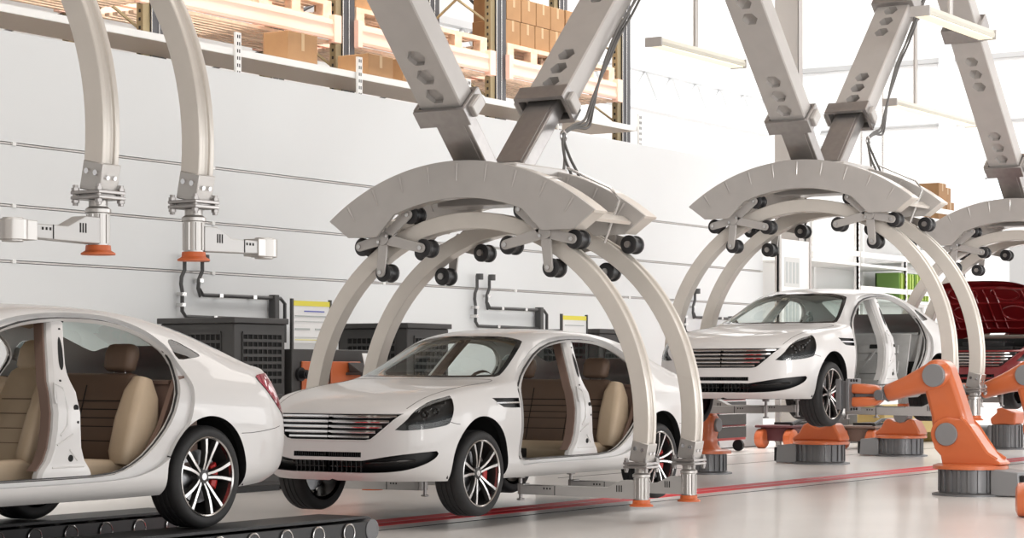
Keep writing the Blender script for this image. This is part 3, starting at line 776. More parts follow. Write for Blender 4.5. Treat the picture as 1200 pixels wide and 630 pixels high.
def make_car(name,label,loc,droop,fit,paint='paint',hood_open=False,group='car bodies on the assembly line'):
    root=thing(name,label,'car',loc,0,group)
    body=link('body_shell',CM['body'],root); hood=link('hood',CM['hood'],root)
    if hood_open:
        pv=Vector((.32,0,1.05)); hood.matrix_local=Matrix.Translation(pv)@Matrix.Rotation(hood_open,4,'Y')@Matrix.Translation(-pv)
        under=MB()
        pts=[(-.62,.0),(-.60,.30),(-.5,.52),(-.1,.62),(.2,.60),(.22,0)]
        for (x,y) in ((-.5,-.3),(-.5,.3),(-.1,-.35),(-.1,.35)): under.tube([(x+.14*math.cos(a),y+.2*math.sin(a),surf_top(x+.14*math.cos(a),y+.2*math.sin(a))-.03) for a in [2*PI*k/20 for k in range(20)]],.014,6,closed=True)
        for y in (-.55,-.15,0,.15,.55): under.tube([(x,y,surf_top(x,y)-.03) for x in (-.6,-.4,-.2,0,.2)],.018,6)
        for x in (-.62,-.3,.05,.2): under.tube([(x,y,surf_top(x,y)-.03) for y in (-.6,-.4,-.2,0,.2,.4,.6)],.018,6)
        obj('hood_frame',under,'red_paint',hood)
        pn=MB(); pn.loft([[(x,y,surf_top(x,abs(y))-.022) for y in (-.62,-.3,0,.3,.62)] for x in (-.66,-.4,-.1,.2,.28)],closed=False,caps=False); obj('hood_lining',pn,'red_paint',hood)
        eng=MB(); eng.box((-.45,-.45,.55),(.15,.45,.86)); eng.box((-.35,-.30,.86),(.05,.3,.92)); eng.box((-.78,-.6,.74),(-.62,.6,.78)); 
        for k in range(6): eng.cyl((-.3+.1*k,-.2,.92),(-.3+.1*k,.2,.92),.02,n=8)
        eng.box((-.5,.5,.6),(-.2,.72,.88)); eng.box((-.5,-.72,.6),(-.1,-.5,.85)); obj('engine_cover',eng,'black',root,bevel=.02)
    link('windshield',CM['windshield'],root); link('rear_window',CM['rear_window'],root)
    for s,t in ((-1,'n'),(1,'f')):
        link('quarter_window',CM['quarter'+t],root); headlamp(root,s); taillamp(root,s); b_pillar(root,s,fit==0); seal(root,s); fender_vent(root,s)
    grille(root); underbody(root,fit==0); seams(root); inner_far_side(root,fit==0)
    if fit: rear_bench(root); dashboard(root); steering(root)
    else: bulkhead(root)
    if fit==2: front_seat(root,-.38); front_seat(root,.38)
    for x in (0,3.0):
        for s in (-1,1): wheel_parts(root,x,s,.348-droop,.15+x*.3)
    if paint!='paint':
        def swap(o):
            if o.type=='MESH' and any(m_ and m_.name.startswith('white_paint') for m_ in o.data.materials):
                o.data=o.data.copy()
                for i,m_ in enumerate(o.data.materials):
                    if m_ and m_.name.startswith('white_paint'): o.data.materials[i]=M[paint]
            for c in o.children: swap(c)
        swap(root)
    return root
X2,YC=14.677,10.59
make_car('car','white sedan with tan front seats, rear half in view on the roller conveyor',(X2-6.37,YC,.20),0,2)
make_car('car','white sedan without front seats, second in line, held by arched carrier in the middle',(X2,YC,.14),.05,1)
make_car('car','white bare sedan shell raised high, robot gripping its front wheel',(X2+6.84,YC,.72),.05,0)
make_car('car','dark red car with raised hood behind the orange robots',(X2+14.2,YC,.74),.05,1,'red_paint',math.radians(50))
# ================================================================== the setting
fl=MB(); fl.add([(-12,-14,0),(75,-14,0),(75,26,0),(-12,26,0)],[(0,1,2,3)])
fm=mat('polished_floor',(.86,.835,.81),.3,0,.35,.12,.55,spec=.5,coat_rough=.12)
struct('floor',fl,fm,smooth=False)
ln=MB(); ln.box((-12,10.46,0),(52,10.66,.0025)); ln.box((-12,10.71,0),(52,10.91,.0025)); struct('trim_1',ln,'red_line',smooth=False)
ln=MB(); ln.box((-12,10.16,0),(52,10.185,.0022)); ln.box((22,13.4,0),(52,13.42,.0022)); ln.box((22,14.8,0),(52,14.82,.0022)); struct('trim_2',ln,'dark',smooth=False)
wl=MB(); zs=[0,2.377,2.945,3.575,4.73]
for a,b in zip(zs,zs[1:]): wl.box((-12,16.2,a+.016),(33.2,16.36,b-.016))
wallm=mat('panel_white',(.70,.72,.73),.5,0,0,.035,.6)
wb=struct('wall_back',wl,wallm,smooth=False)
gr=MB(); gr.box((-12,16.25,0),(33.2,16.34,4.7)); 
for z in zs[1:4]: gr.box((-12,16.203,z-.0085),(33.2,16.26,z+.0085),2)
for z in zs[1:4]:
    for x in (9.4,12.6,15.9,19.0,22.3,25.4,28.6): gr.box((x,16.185,z-.018),(x+.05,16.25,z+.018),1)
struct('trim_3',gr,['pipe','white','carrier'],smooth=False)
hw=MB(); hw.box((-12,25,0),(54,25.3,12.5)); struct('wall_far',hw,mat('hall_white',(.86,.86,.855),.7,0,0,.03,.4),smooth=False)
ew=MB(); ew.box((52,-14,0),(52.3,25,12.5)); struct('wall_end',ew,mat('end_white',(.88,.88,.88),.7),smooth=False)
lw=MB(); lw.box((-12.3,-14,0),(-12,25,12.5)); struct('wall_left',lw,mat('left_wall_grey',(.45,.43,.41),.7),smooth=False)
ce=MB(); ce.box((-12,-14,12.5),(52.3,25.3,12.7)); struct('ceiling',ce,mat('ceiling_brown',(.34,.29,.25),.8,0,0,.2,.3),smooth=False)
# end wall rails and pilasters
er=MB()
er.box((51.86,-10,9.02),(52,25,9.14)); er.box((51.9,-10,7.45),(52,25,7.5))
for y in (2,6.5,11,15.5,20): er.box((51.8,y,0),(52,y+.4,12.5),1)
for y in (8,9.5,13,17.5): er.box((51.93,y,2.4),(52,y+1.1,4.4))
struct('trim_4',er,[mat('rail_pale_grey',(.40,.40,.40),.6),mat('pilaster_white',(.86,.86,.86),.7)],smooth=False)
wn=MB()
for y in (12.3,16.6): wn.box((51.9,y,5.2),(51.95,y+2.6,6.9),1); 
for y in (12.3,16.6):
    for k in range(5): wn.box((51.86,y+.64*k,5.2),(51.9,y+.64*k+.05,6.9)); 
    for k in range(3): wn.box((51.86,y,5.2+.83*k),(51.9,y+2.6,5.24+.83*k))
struct('window_1',wn,['white',mat('window_daylight',(.9,.95,1),.3,emit=1.0)],smooth=False)
# eave beam along the far hall wall
eb=MB(); eb.box((33,23.2,7.0),(52,23.5,7.25))
for k in range(16): eb.tube([(33+1.2*k,23.35,7.25),(33.6+1.2*k,23.35,7.9),(34.2+1.2*k,23.35,7.25)],.04,5)
eb.box((33,23.25,7.85),(52,23.45,7.98)); struct('trim_5',eb,mat('truss_grey',(.74,.75,.76),.6),smooth=False)
# the I-shaped column at the end of the partition
cm=MB(); cm.box((35.24,16.5,0),(35.27,16.96,12.5)); cm.box((35.27,16.70,0),(35.37,16.76,12.5)); cm.box((35.37,16.5,0),(35.40,16.96,12.5)); cm.box((35.24,16.49,0),(35.40,16.51,12.5))
cl=obj('steel_column',cm,mat('column_grey',(.42,.40,.385),.5),None,smooth=False); tag(cl,'tall grey steel column standing at the end of the white partition','column')
# ================================================================== hanging lamps
def lamp(x,y,z,L,label,rods):
    t=thing('hanging_lamp',label,'lamp',(x,y,z),0,'linear lamps hung from the ceiling')
    b=MB(); b.prism([(0,-.09,.05),(0,-.11,0),(0,-.10,-.04),(0,.10,-.04),(0,.11,0),(0,.09,.05)],(L,0,0)); obj('housing',b,mat('lamp_housing',(.62,.60,.52),.5) if 'lamp_housing' not in bpy.data.materials else bpy.data.materials['lamp_housing'],t,smooth=False)
    d=MB(); d.box((.03,-.085,-.055),(L-.03,.085,-.04)); obj('diffuser',d,'tube',t,smooth=False)
    each('end_cap',[MB().box((-.03,-.115,-.06),(0,.115,.055)),MB().box((L,-.115,-.06),(L+.03,.115,.055))],'carrier',t,smooth=False)
    for r in rods:
        q=MB(); q.cyl((r,0,.05),(r,0,12.5-z),.035,n=10); obj('rod',q,'carrier',t)
LG='linear lamps hung from the ceiling'
lamp(23.6,13,5.33,2.3,'pale linear lamp hanging beside the rack, left of the grey column',[1.1])
lamp(23.2,9.35,5.33,2.1,'bright linear lamp crossing in front of the third carrier struts, top right',[.9])
lamp(30.8,12.9,5.33,3.4,'faint linear lamp hanging far back at right, above the cardboard boxes',[1.0])
# ================================================================== roller conveyor under the first car
def conveyor(y,x1,label):
    t=thing('roller_conveyor',label,'conveyor',(0,y,0),0,'low black conveyor tracks')
    x0=5.5
    fr=MB()
    for s in (0,.5): fr.box((x0,s-.02,.015),(x1-.16,s+.02,.16))
    fr.box((x0,-.02,0),(x1-.2,.52,.02)); obj('side_frame',fr,'black',t,smooth=False)
    bt=MB(); pr=[(x0,.172),(x0,.196),(x1-.13,.196)]
    r=.098
    pr+= [(x1-.13+r*math.sin(a),.098+r*math.cos(a)) for a in [PI*k/12 for k in range(1,12)]]+[(x1-.13,.001)]
    inn=[(x1-.13+(r-.018)*math.sin(a),.098+(r-.018)*math.cos(a)) for a in [PI*k/12 for k in range(1,12)]]
    poly=[(a,.03,b) for a,b in pr]+[(a,.03,b) for a,b in [(x1-.13,.019)]+inn[::-1]+[(x1-.13,.178)]]
    bt.prism(poly,(0,.44,0)); obj('belt',bt,'black',t,ang=40)
    dr=MB(); dr.cyl((x1-.13,-.025,.098),(x1-.13,.525,.098),.079,n=28); dr.lathe([(.075,0),(.055,-.0),(.05,.012),(.03,.012),(.0001,.012)],(x1-.13,-.026,.098),(0,1,0),24); obj('end_drum',dr,'rgrey',t,ang=40)
    n=int((x1-.4-x0)/.36)
    for k in range(n):
        x=x1-.42-.36*k
        rl=MB(); rl.cyl((x,-.03,.092),(x,.53,.092),.056,n=20); obj('roller',rl,'roller',t)
        rg=MB(); rg.tube([(x+.064*math.cos(a),-.03,.092+.064*math.sin(a)) for a in [2*PI*j/24 for j in range(24)]],.006,6,closed=True)
        obj('roller_ring',rg,'stainless',t)
    return t
conveyor(9.50,13.05,'black conveyor track under the near rear wheel of the first car')
conveyor(11.10,12.95,'black conveyor track farther back, under the far wheels of first car')

# ================================================================== overhead arch carriers
RC=.85; RO=1.80; RI=1.655
def pol(r,a): return (r*math.sin(a), RC+r*math.cos(a))      # a from vertical, + towards the wall (y)
def boolcut(o, cut):
    me=bpy.data.meshes.new('c'); me.from_pydata(cut.v,[],cut.f)
    bm=bmesh.new(); bm.from_mesh(me); bmesh.ops.recalc_face_normals(bm,faces=bm.faces); bm.to_mesh(me); bm.free()
    c=bpy.data.objects.new('c',me); COL.objects.link(c)
    for k in o.data.materials: me.materials.append(k)
    if o.parent: c.parent=o.parent
    m=o.modifiers.new('b','BOOLEAN'); m.object=c; m.operation='DIFFERENCE'; m.solver='EXACT'
    bpy.context.view_layer.update(); dg=bpy.context.evaluated_depsgraph_get()
    new=bpy.data.meshes.new_from_object(o.evaluated_get(dg)); o.modifiers.clear(); o.data=new
    bpy.data.objects.remove(c); new.polygons.foreach_set('use_smooth',[False]*len(new.polygons))
def arch(parent,x,name):
    mb=MB(); rings=[]; W=.14; g=.035; dp=.022
    a0=-(PI/2+.20); N=64
    for k in range(N+1):
        a=a0+2*abs(a0)*k/N
        prof=[(RI,0),(RO,0),(RO,g),(RO-dp,g+.006),(RO-dp,W-g-.006),(RO,W-g),(RO,W),(RI,W)]
        rings.append([(x+px,*pol(r,a)) for r,px in prof])
    mb.loft(rings); return obj(name,mb,'carrier_l',parent,ang=30,bevel=.006)
def crescent(parent,xp,d):
    """plate at xp, flange towards +x*d"""
    am=math.radians(38.2); ae=math.radians(36.2); out=[]; inn=[]
    N=40
    for k in range(N+1): a=-am+2*am*k/N; out.append(pol(2.235,a))
    inn=[pol(1.985,ae),(.86,2.45)]
    ai=math.radians(20.5)
    for k in range(N+1): a=ai-2*ai*k/N; inn.append(pol(1.91,a))
    inn+=[(-.86,2.45),pol(1.985,-ae)]
    mb=MB(); t=.028*d
    mb.prism([(xp,y,z) for y,z in out+inn],(t,0,0))
    o=obj('arch_plate',mb,'carrier',parent,ang=30,bevel=.004)
    fl=MB()
    x1=xp+.012*d
    rings=[[(x1,*pol(2.205,a)),(x1,*pol(2.231,a)),(xp+.22*d,*pol(2.231,a)),(xp+.22*d,*pol(2.205,a))] for a in [-am+2*am*k/N for k in range(N+1)]]
    fl.loft(rings)
    rings=[[(x1,*pol(1.915,a)),(x1,*pol(1.935,a)),(xp+.16*d,*pol(1.935,a)),(xp+.16*d,*pol(1.915,a))] for a in [-ai+2*ai*k/N for k in range(N+1)]]
    fl.loft(rings)
    for s in (-1,1):
        p,q=pol(2.235,s*am),pol(1.985,s*ae)
        p=(p[0]*.996,p[1]-.004); q=(q[0]*.994,q[1]+.006); fl.loft([[(x1,*p),(xp+.22*d,*p),(xp+.22*d,p[0]*.985,p[1]-.005),(x1,p[0]*.985,p[1]-.005)],[(x1,*q),(xp+.22*d,*q),(xp+.22*d,q[0]*.985,q[1]+.005),(x1,q[0]*.985,q[1]+.005)]])
    obj('arch_flange',fl,'carrier_l',o,ang=30)
    for k in range(9):
        a=-am*.84+2*am*.84*k/8; rb=MB()
        c=[pol(r,a) for r in (2.21,2.14,2.06)]; w_=[.018,.010,.003]
        e=(math.cos(a),-math.sin(a)); xf=xp-.004*d
        rb.loft([[(xf,cc[0]-e[0]*ww,cc[1]-e[1]*ww),(xf-.006*d,cc[0],cc[1]),(xf,cc[0]+e[0]*ww,cc[1]+e[1]*ww),(xf+.01*d,cc[0],cc[1])] for cc,ww in zip(c,w_)])
        obj('weld_rib',rb,'carrier',o)
    return o
def bracket(parent,x,d,s):
    """four-armed roller bracket in front (-d side) of the arch at x; s = side of the centre line"""
    ac=s*math.radians(26); P=lambda r,deg: pol(r,s*math.radians(deg))
    mb=MB(); c=P(1.80,28); xa=x-.035*d
    ends=[P(1.885,18),P(1.56,16.5),P(1.56,34.2),P(1.885,36)]
    for e in ends:
        v=Vector((0,e[0]-c[0],e[1]-c[1])); L=v.length; u=v/L; n=Vector((0,-u.z,u.y)); pts=[]
        C=Vector((xa,*c)); E=Vector((xa,*e)); 
        poly=[C+n*.05-u*.03,C-n*.05-u*.03]
        for k in range(9): a=-PI/2+PI*k/8; poly.append(E+n*.042*math.sin(a)+u*.042*math.cos(a))
        mb.prism(poly,(-.022*d,0,0))
    q=P(1.95,28.5); 
    mb.cyl((xa-.035*d,*c),(xa+.03*d,*c),.06,n=18)
    b=obj('roller_bracket',mb,'carrier',parent,ang=30,bevel=.003)
    bt=[MB().cyl((xa-.05*d,c[0]+dy,c[1]+dz),(xa-.02*d,c[0]+dy,c[1]+dz),.016,n=8) for dy,dz in ((.03,.05),(-.05,.02),(.04,-.03),(-.02,.09))]
    bt+=[MB().cyl((xa-.038*d,*e),(xa-.02*d,*e),.020,n=10) for e in ends]+[MB().cyl((xa-.03*d,*q),(xa+.06*d,*q),.022,n=10)]
    each('bolt',bt,'stainless',b)
    for e in ends:
        r=MB(); r.lathe([(.0001,-.005),(.03,-.005),(.03,.012),(.072,.012),(.082,.02),(.082,.045),(.070,.05),(.066,.055),(.066,.125),(.070,.13),(.082,.135),(.082,.16),(.072,.168),(.03,.168),(.0001,.168)],(xa,*e),(d,0,0),24)
        r.cyl((xa+.168*d,*e),(xa+.19*d,*e),.03,n=12,m=1)
        obj('guide_roller',r,['roller','steel'],b,ang=40)
def foot(parent,x,s,arm_dir,arm_len,lowered,label=None):
    """clamp, column, support arm and pad at the end of an arch leg (s=-1 near, +1 far)"""
    a=s*(PI/2+.20); y,z=pol((RO+RI)/2,a); y*=1.0
    cl=MB(); tl=s*.20
    R=rotx(-s*.20)
    c=Vector((x+.07,y,z))
    cl.cbox(c+R@Vector((0,0,.085)),(.152,.158,.17),R,0)
    k=obj('leg_clamp',cl,'clamp',parent,bevel=.006)
    bo=[]
    for dy in (-.035,.035): bo.append(MB().cyl(c+R@Vector((-.088,dy,.11)),c+R@Vector((-.07,dy,.11)),.017,n=10))
    for dx in (-.03,.03): bo.append(MB().cyl(c+R@Vector((dx,s*.09,.09)),c+R@Vector((dx,s*.07,.09)),.014,n=10))
    each('bolt',bo,'chrome',k)
    f=MB(); zc=z-.01
    f.cbox((c.x,y,zc),(.225,.225,.020)); f.cbox((c.x,y,zc-.030),(.225,.225,.020)); f.cbox((c.x,y,zc-.016),(.16,.16,.03))
    fp=obj('flange_plate',f,'steel',parent,bevel=.004)
    fbs=[]
    for dx in (-.092,.092):
        for dy in (-.092,.092): fb=MB(); fbs.append(fb); fb.cyl((c.x+dx,y+dy,zc-.075),(c.x+dx,y+dy,zc+.045),.016,n=8); fb.cyl((c.x+dx,y+dy,zc+.01),(c.x+dx,y+dy,zc+.028),.024,n=6); fb.cyl((c.x+dx,y+dy,zc-.06),(c.x+dx,y+dy,zc-.044),.024,n=6)
    each('bolt',fbs,'steel',fp)
    co=MB(); zt=zc-.044
    co.lathe([(.055,0),(.055,-.035),(.075,-.05),(.075,-.07),(.06,-.075),(.06,-.26),(.0001,-.26)],(c.x,y,zt),(0,0,1),26)
    for q in range(8): an=2*PI*q/8+.2; co.cyl((c.x+.062*math.cos(an),y+.062*math.sin(an),zt-.25),(c.x+.062*math.cos(an),y+.062*math.sin(an),zt-.08),.009,n=6)
    cm_=obj('swivel_column',co,'clamp',parent,ang=40)
    p=MB(); zb=zt-.26
    p.lathe([(.072,0),(.075,-.03),(.10,-.045),(.10,-.055),(.0001,-.055)],(c.x,y,zb),(0,0,1),26); obj('pad',p,'orange_d',cm_,ang=40)
    # arm
    d=Vector(arm_dir).normalized(); n=Vector((-d.y,d.x,0)); R3=Matrix((d,n,Vector((0,0,1)))).transposed(); o=Vector((c.x,y,0)); L=arm_len
    am=MB(); w_=.055
    prof=[(.04,zt-.10),(.16,zt-.10),(.30,zt-.165),(L,zt-.165),(L,zt-.245),(.04,zt-.255)]
    am.prism([o+d*a_+Vector((0,0,b))+n*w_ for a_,b in prof],-n*2*w_)
    ar=obj('support_arm',am,'arm',parent,bevel=.005)
    dts=[]
    for q in range(3): dt=MB(); dts.append(dt); dt.cbox(o+d*(.16+.022*q)+n*(w_+.001)*(1 if (n.x<0 or n.y<0) else -1)+Vector((0,0,zt-.17)),(.008,.004,.055),R3)
    for q in range(3): dt=MB(); dts.append(dt); dt.cbox(o+d*(L*.74+.03*q)+n*(w_+.001)*(1 if (n.x<0 or n.y<0) else -1)+Vector((0,0,zt-.19)),(.012,.004,.016),R3)
    dt=MB(); dts.append(dt); dt.cbox(o+d*(L*.70)+n*(w_+.001)*(1 if (n.x<0 or n.y<0) else -1)+Vector((0,0,zt-.205)),(.006,.004,.08),R3)
    each('arm_slot',dts,'dark',ar,smooth=False)
    e=MB(); ec=o+d*(L+.03)
    if lowered:
        e.cyl(ec+Vector((0,0,zt-.30)),ec+Vector((0,0,zt-.10)),.016,n=10); e.cyl(ec+Vector((0,0,zt-.30)),ec+Vector((0,0,zt-.285)),.035,n=14); e.cyl(ec+Vector((0,0,zt-.11)),ec+Vector((0,0,zt-.055)),.04,n=14)
        e.cbox(ec-d*.03+Vector((0,0,zt-.2)),(.06,.10,.09),R3)
    else:
        e.cyl(ec+d*.05+Vector((0,0,zt-.262)),ec+d*.05+Vector((0,0,zt-.148)),.085,n=28); e.cyl(ec+d*.05+Vector((0,0,zt-.272)),ec+d*.05+Vector((0,0,zt-.138)),.06,n=20)
        e.cbox(ec-d*.03+Vector((0,0,zt-.205)),(.10,.125,.11),R3)
    obj('arm_end',e,'steel' if lowered else 'clamp',ar,ang=40,bevel=.003)
def strut(parent,s,xc,L):
    """telescopic inclined box beam in the plane of the line, leaning to side s"""
    an=math.radians(43.5)*s; R=roty(an)            # local z runs up the beam, y across, x through its depth
    b=Vector((xc+s*.29,0,3.08))
    def box(w_,t,z0,z1,c=0):
        sec=[(-t/2,-w_/2),(t/2,-w_/2),(t/2,w_/2),(-t/2,w_/2)] if not c else [(-t/2,-w_/2+c),(-t/2+c,-w_/2),(t/2,-w_/2),(t/2,w_/2),(-t/2+c,w_/2),(-t/2,w_/2-c)]
        return [[b+R@Vector((x,y,z)) for x,y in sec] for z in (z0,z1)]
    z0=.62 if s<0 else .88; W,T=.43,.21
    lo=MB(); lo.loft(box(.33,.15,-.22,z0+.1)); lw_=obj('inner_beam',lo,'steel',parent,bevel=.010)
    pn=MB(); pn.cbox(b+R@Vector((-.078,0,z0/2-.05)),(.008,.25,z0-.12),R); obj('panel_strip',pn,'steel',lw_,bevel=.003)
    hi=MB(); hi.loft(box(W,T,z0,L,.012)); hb=obj('outer_beam',hi,['carrier','dark'],parent,smooth=False)
    cut=MB()
    for zz in (.20,.40,.60,1.45,1.66,1.87):
        cut.prism([b+R@Vector((-T/2-.03,.092*math.cos(q),z0+zz+.085*math.sin(q))) for q in [2*PI*k/6 for k in range(6)]],R@Vector(((.05 if s<0 else .11)+.03 if zz<1 else T+.06,0,0)))
    boolcut(hb,cut)
    co=MB(); cz=z0+.0; W2,T2=W+.10,T+.11; hh=.17
    sec=[(-T2/2,-W2/2),(T2/2,-W2/2),(T2/2,W2/2),(-T2/2,W2/2)]; si=[(-T/2-.012,-W/2-.012),(T/2+.012,-W/2-.012),(T/2+.012,W/2+.012),(-T/2-.012,W/2+.012)]
    rings=[[b+R@Vector((x,y,cz-hh/2)) for x,y in sec],[b+R@Vector((x,y,cz+hh/2)) for x,y in sec],[b+R@Vector((x,y,cz+hh/2)) for x,y in si],[b+R@Vector((x,y,cz-hh/2)) for x,y in si]]
    co.loft(rings+[rings[0]],caps=False); k=obj('collar',co,'steel',parent,bevel=.008)
    each('clamp_jaw',[MB().cbox(b+R@Vector((0,sy*(W2/2+.015),cz)),(T*.85,.06,.12),R) for sy in (-1,1)],'carrier',k,bevel=.012)
    co2=MB(); co2.cbox(b+R@Vector((0,0,2.95)),(T+.12,W+.12,.22),R); obj('upper_collar',co2,'steel',parent,bevel=.01)
    tr=MB(); tr.cbox(b+R@Vector((0,0,L)),(.34,.5,.34),R); tr.cyl(b+R@Vector((0,-.35,L)),b+R@Vector((0,.35,L)),.12,n=20); obj('pivot_block',tr,'carrier',parent,bevel=.01)
def carrier(label,X,dz,opened,struts=True):
    t=thing('arch_carrier',label,'carrier',(X,10.54,dz),0,'overhead arch carriers')
    crescent(t,-.17,1); crescent(t,.69,1)
    for x in (0,.84): arch(t,x,'arch_leg')
    for s in (-1,1):
        bracket(t,-.03,1,s); bracket(t,1.01,-1,s)
        for i,x in enumerate((0,.84)):
            if opened: foot(t,x,s,(-1,0,0) if i==0 else (1,0,0),.60,False)
            else: foot(t,x,s,(0,-s,0),1.16,True)
    hb=MB(); hb.box((-.14,-.55,2.88),(.90,.55,2.98)); hb.box((0.0,-.50,2.98),(.86,.50,3.06)); hb.box((.25,-.50,2.72),(.60,.50,2.88)); obj('hub_block',hb,'carrier',t,bevel=.015)
    for s in (-1,1):
        tb=MB(); 
        for a in (31,): 
            p=pol(2.05,s*math.radians(a)); tb.cyl((-.15,*p),(.72,*p),.04,n=14)
        p=pol(2.10,s*math.radians(35)); tb.cbox((.35,p[0],p[1]),(.66,.10,.03),rotx(-s*.58))
        obj('tie_bar',tb,'carrier_l',t)
        gl=MB(); p=[pol(2.22,s*math.radians(22)),pol(2.2,s*math.radians(35)),pol(1.9,s*math.radians(35))]
        gl.tube([(.50,*pol(2.3,s*math.radians(18))),(.5,*pol(2.3,s*math.radians(30))),(.52,*pol(2.25,s*math.radians(33))),(.54,*pol(1.86,s*math.radians(35)))],.012,8); obj('guard_wire',gl,'stainless',t)
    if struts:
        for s in (-1,1): strut(t,s,.43,4.75)
        R=roty(math.radians(43.5)); b=Vector((.43+.29,0,3.08))
        on=lambda h,dx,dy: b+R@Vector((dx,dy,h))
        for i,(dx,sg) in enumerate(((.10,0),(.13,-.03),(.07,.03))):
            up=[on(4.4-.3*k,dx+.02*math.sin(k+i),-.25-.012*i) for k in range(9)]
            dn=[on(1.7,dx+.03,-.27),on(1.35,dx+.06+sg,-.29),on(1.05,dx+.10+sg*2,-.32),on(.85,dx+.13+sg*2.5,-.33),on(.66,.10+sg*.5,-.33),on(.45,.03+sg*.3,-.34)]
            end=[Vector((.97+sg,-.40-.02*i,3.18)),Vector((.82+.13*i,-.48,3.03)),Vector((.80+.13*i,-.48,2.97))]
            cb=MB(); cb.tube(smooth_loop(up+dn+end,5,False),.013,7); obj('hose',cb,'cable',t)
        c=on(.45,.03,-.34); cr=MB(); cr.tube([c+Vector((.045*math.cos(a),-.0,.045*math.sin(a))) for a in [2*PI*k/14 for k in range(14)]],.012,6,closed=True); obj('hose_clip',cr,'stainless',t)
    return t
carrier('arch carrier in the middle, lowered around the second white car',15.77,0,False)
carrier('raised arch carrier at left with its support arms swung open',9.30,1.80,True,False)
carrier('arch carrier around the high lifted bare white car shell',22.64,.57,False)
carrier('arch carrier at the right edge above the dark red car',29.6,.60,False)
# overhead rail that the carriers hang from
rl=MB(); rl.box((5,10.3,7.55),(34,10.78,7.9)); rl.box((5,10.2,7.45),(34,10.88,7.55))
for x in (12.9,19.6,26.4,33): rl.box((x-.2,10.3,6.75),(x+.2,10.78,7.45)); rl.box((x-.06,10.5,7.9),(x+.06,10.6,12.5))
tag(obj('overhead_rail',rl,'carrier',smooth=False),'grey overhead rail above the assembly line holding the carrier struts','rail')
# ================================================================== robots (local y = reach, x = across)
def circ(c,r,a0,a1,n=12): return [(c[0]+r*math.cos(a),c[1]+r*math.sin(a)) for a in [a0+(a1-a0)*k/n for k in range(n+1)]]
def robot_base(t,h=.27,box=True,rad=.33):
    b=MB(); b.cyl((0,0,.03),(0,0,h),rad-.02,n=40)
    for k in range(40):
        if k%2==0: a=2*PI*k/40; b.cbox(((rad-.018)*math.cos(a),(rad-.018)*math.sin(a),(h+.03)/2),(.03,.030,h-.05),rotz(a))
    obj('base',b,'rgrey',t,ang=25)
    f=MB(); f.lathe([(.0001,.0),(rad+.06,0),(rad+.06,.018),(rad-.02,.035),(.0001,.035)],(0,0,0),(0,0,1),40); obj('base_plate',f,'rgrey',t)
    if box:
        c=MB(); c.prism([(-.20,-rad+.05,.01),(-.20,-rad-.26,.01),(-.20,-rad-.24,h-.02),(-.20,-rad+.05,h+.01)],(.40,0,0)); k=obj('connector_box',c,'rgrey_l',t,bevel=.012)
        g=MB(); g.box((-.17,-rad-.30,.03),(.17,-rad-.25,h-.05)); 
        obj('socket_panel',g,'black',k,bevel=.01)
        for (x,z) in ((-.09,.09),(.05,.15),(.1,.08),(-.06,.17)):
            q=MB(); q.lathe([(.045,0),(.045,.01),(.03,.012),(.0001,.012)],(x,-rad-.30,z),(0,-1,0),16); obj('socket',q,'steel',k)
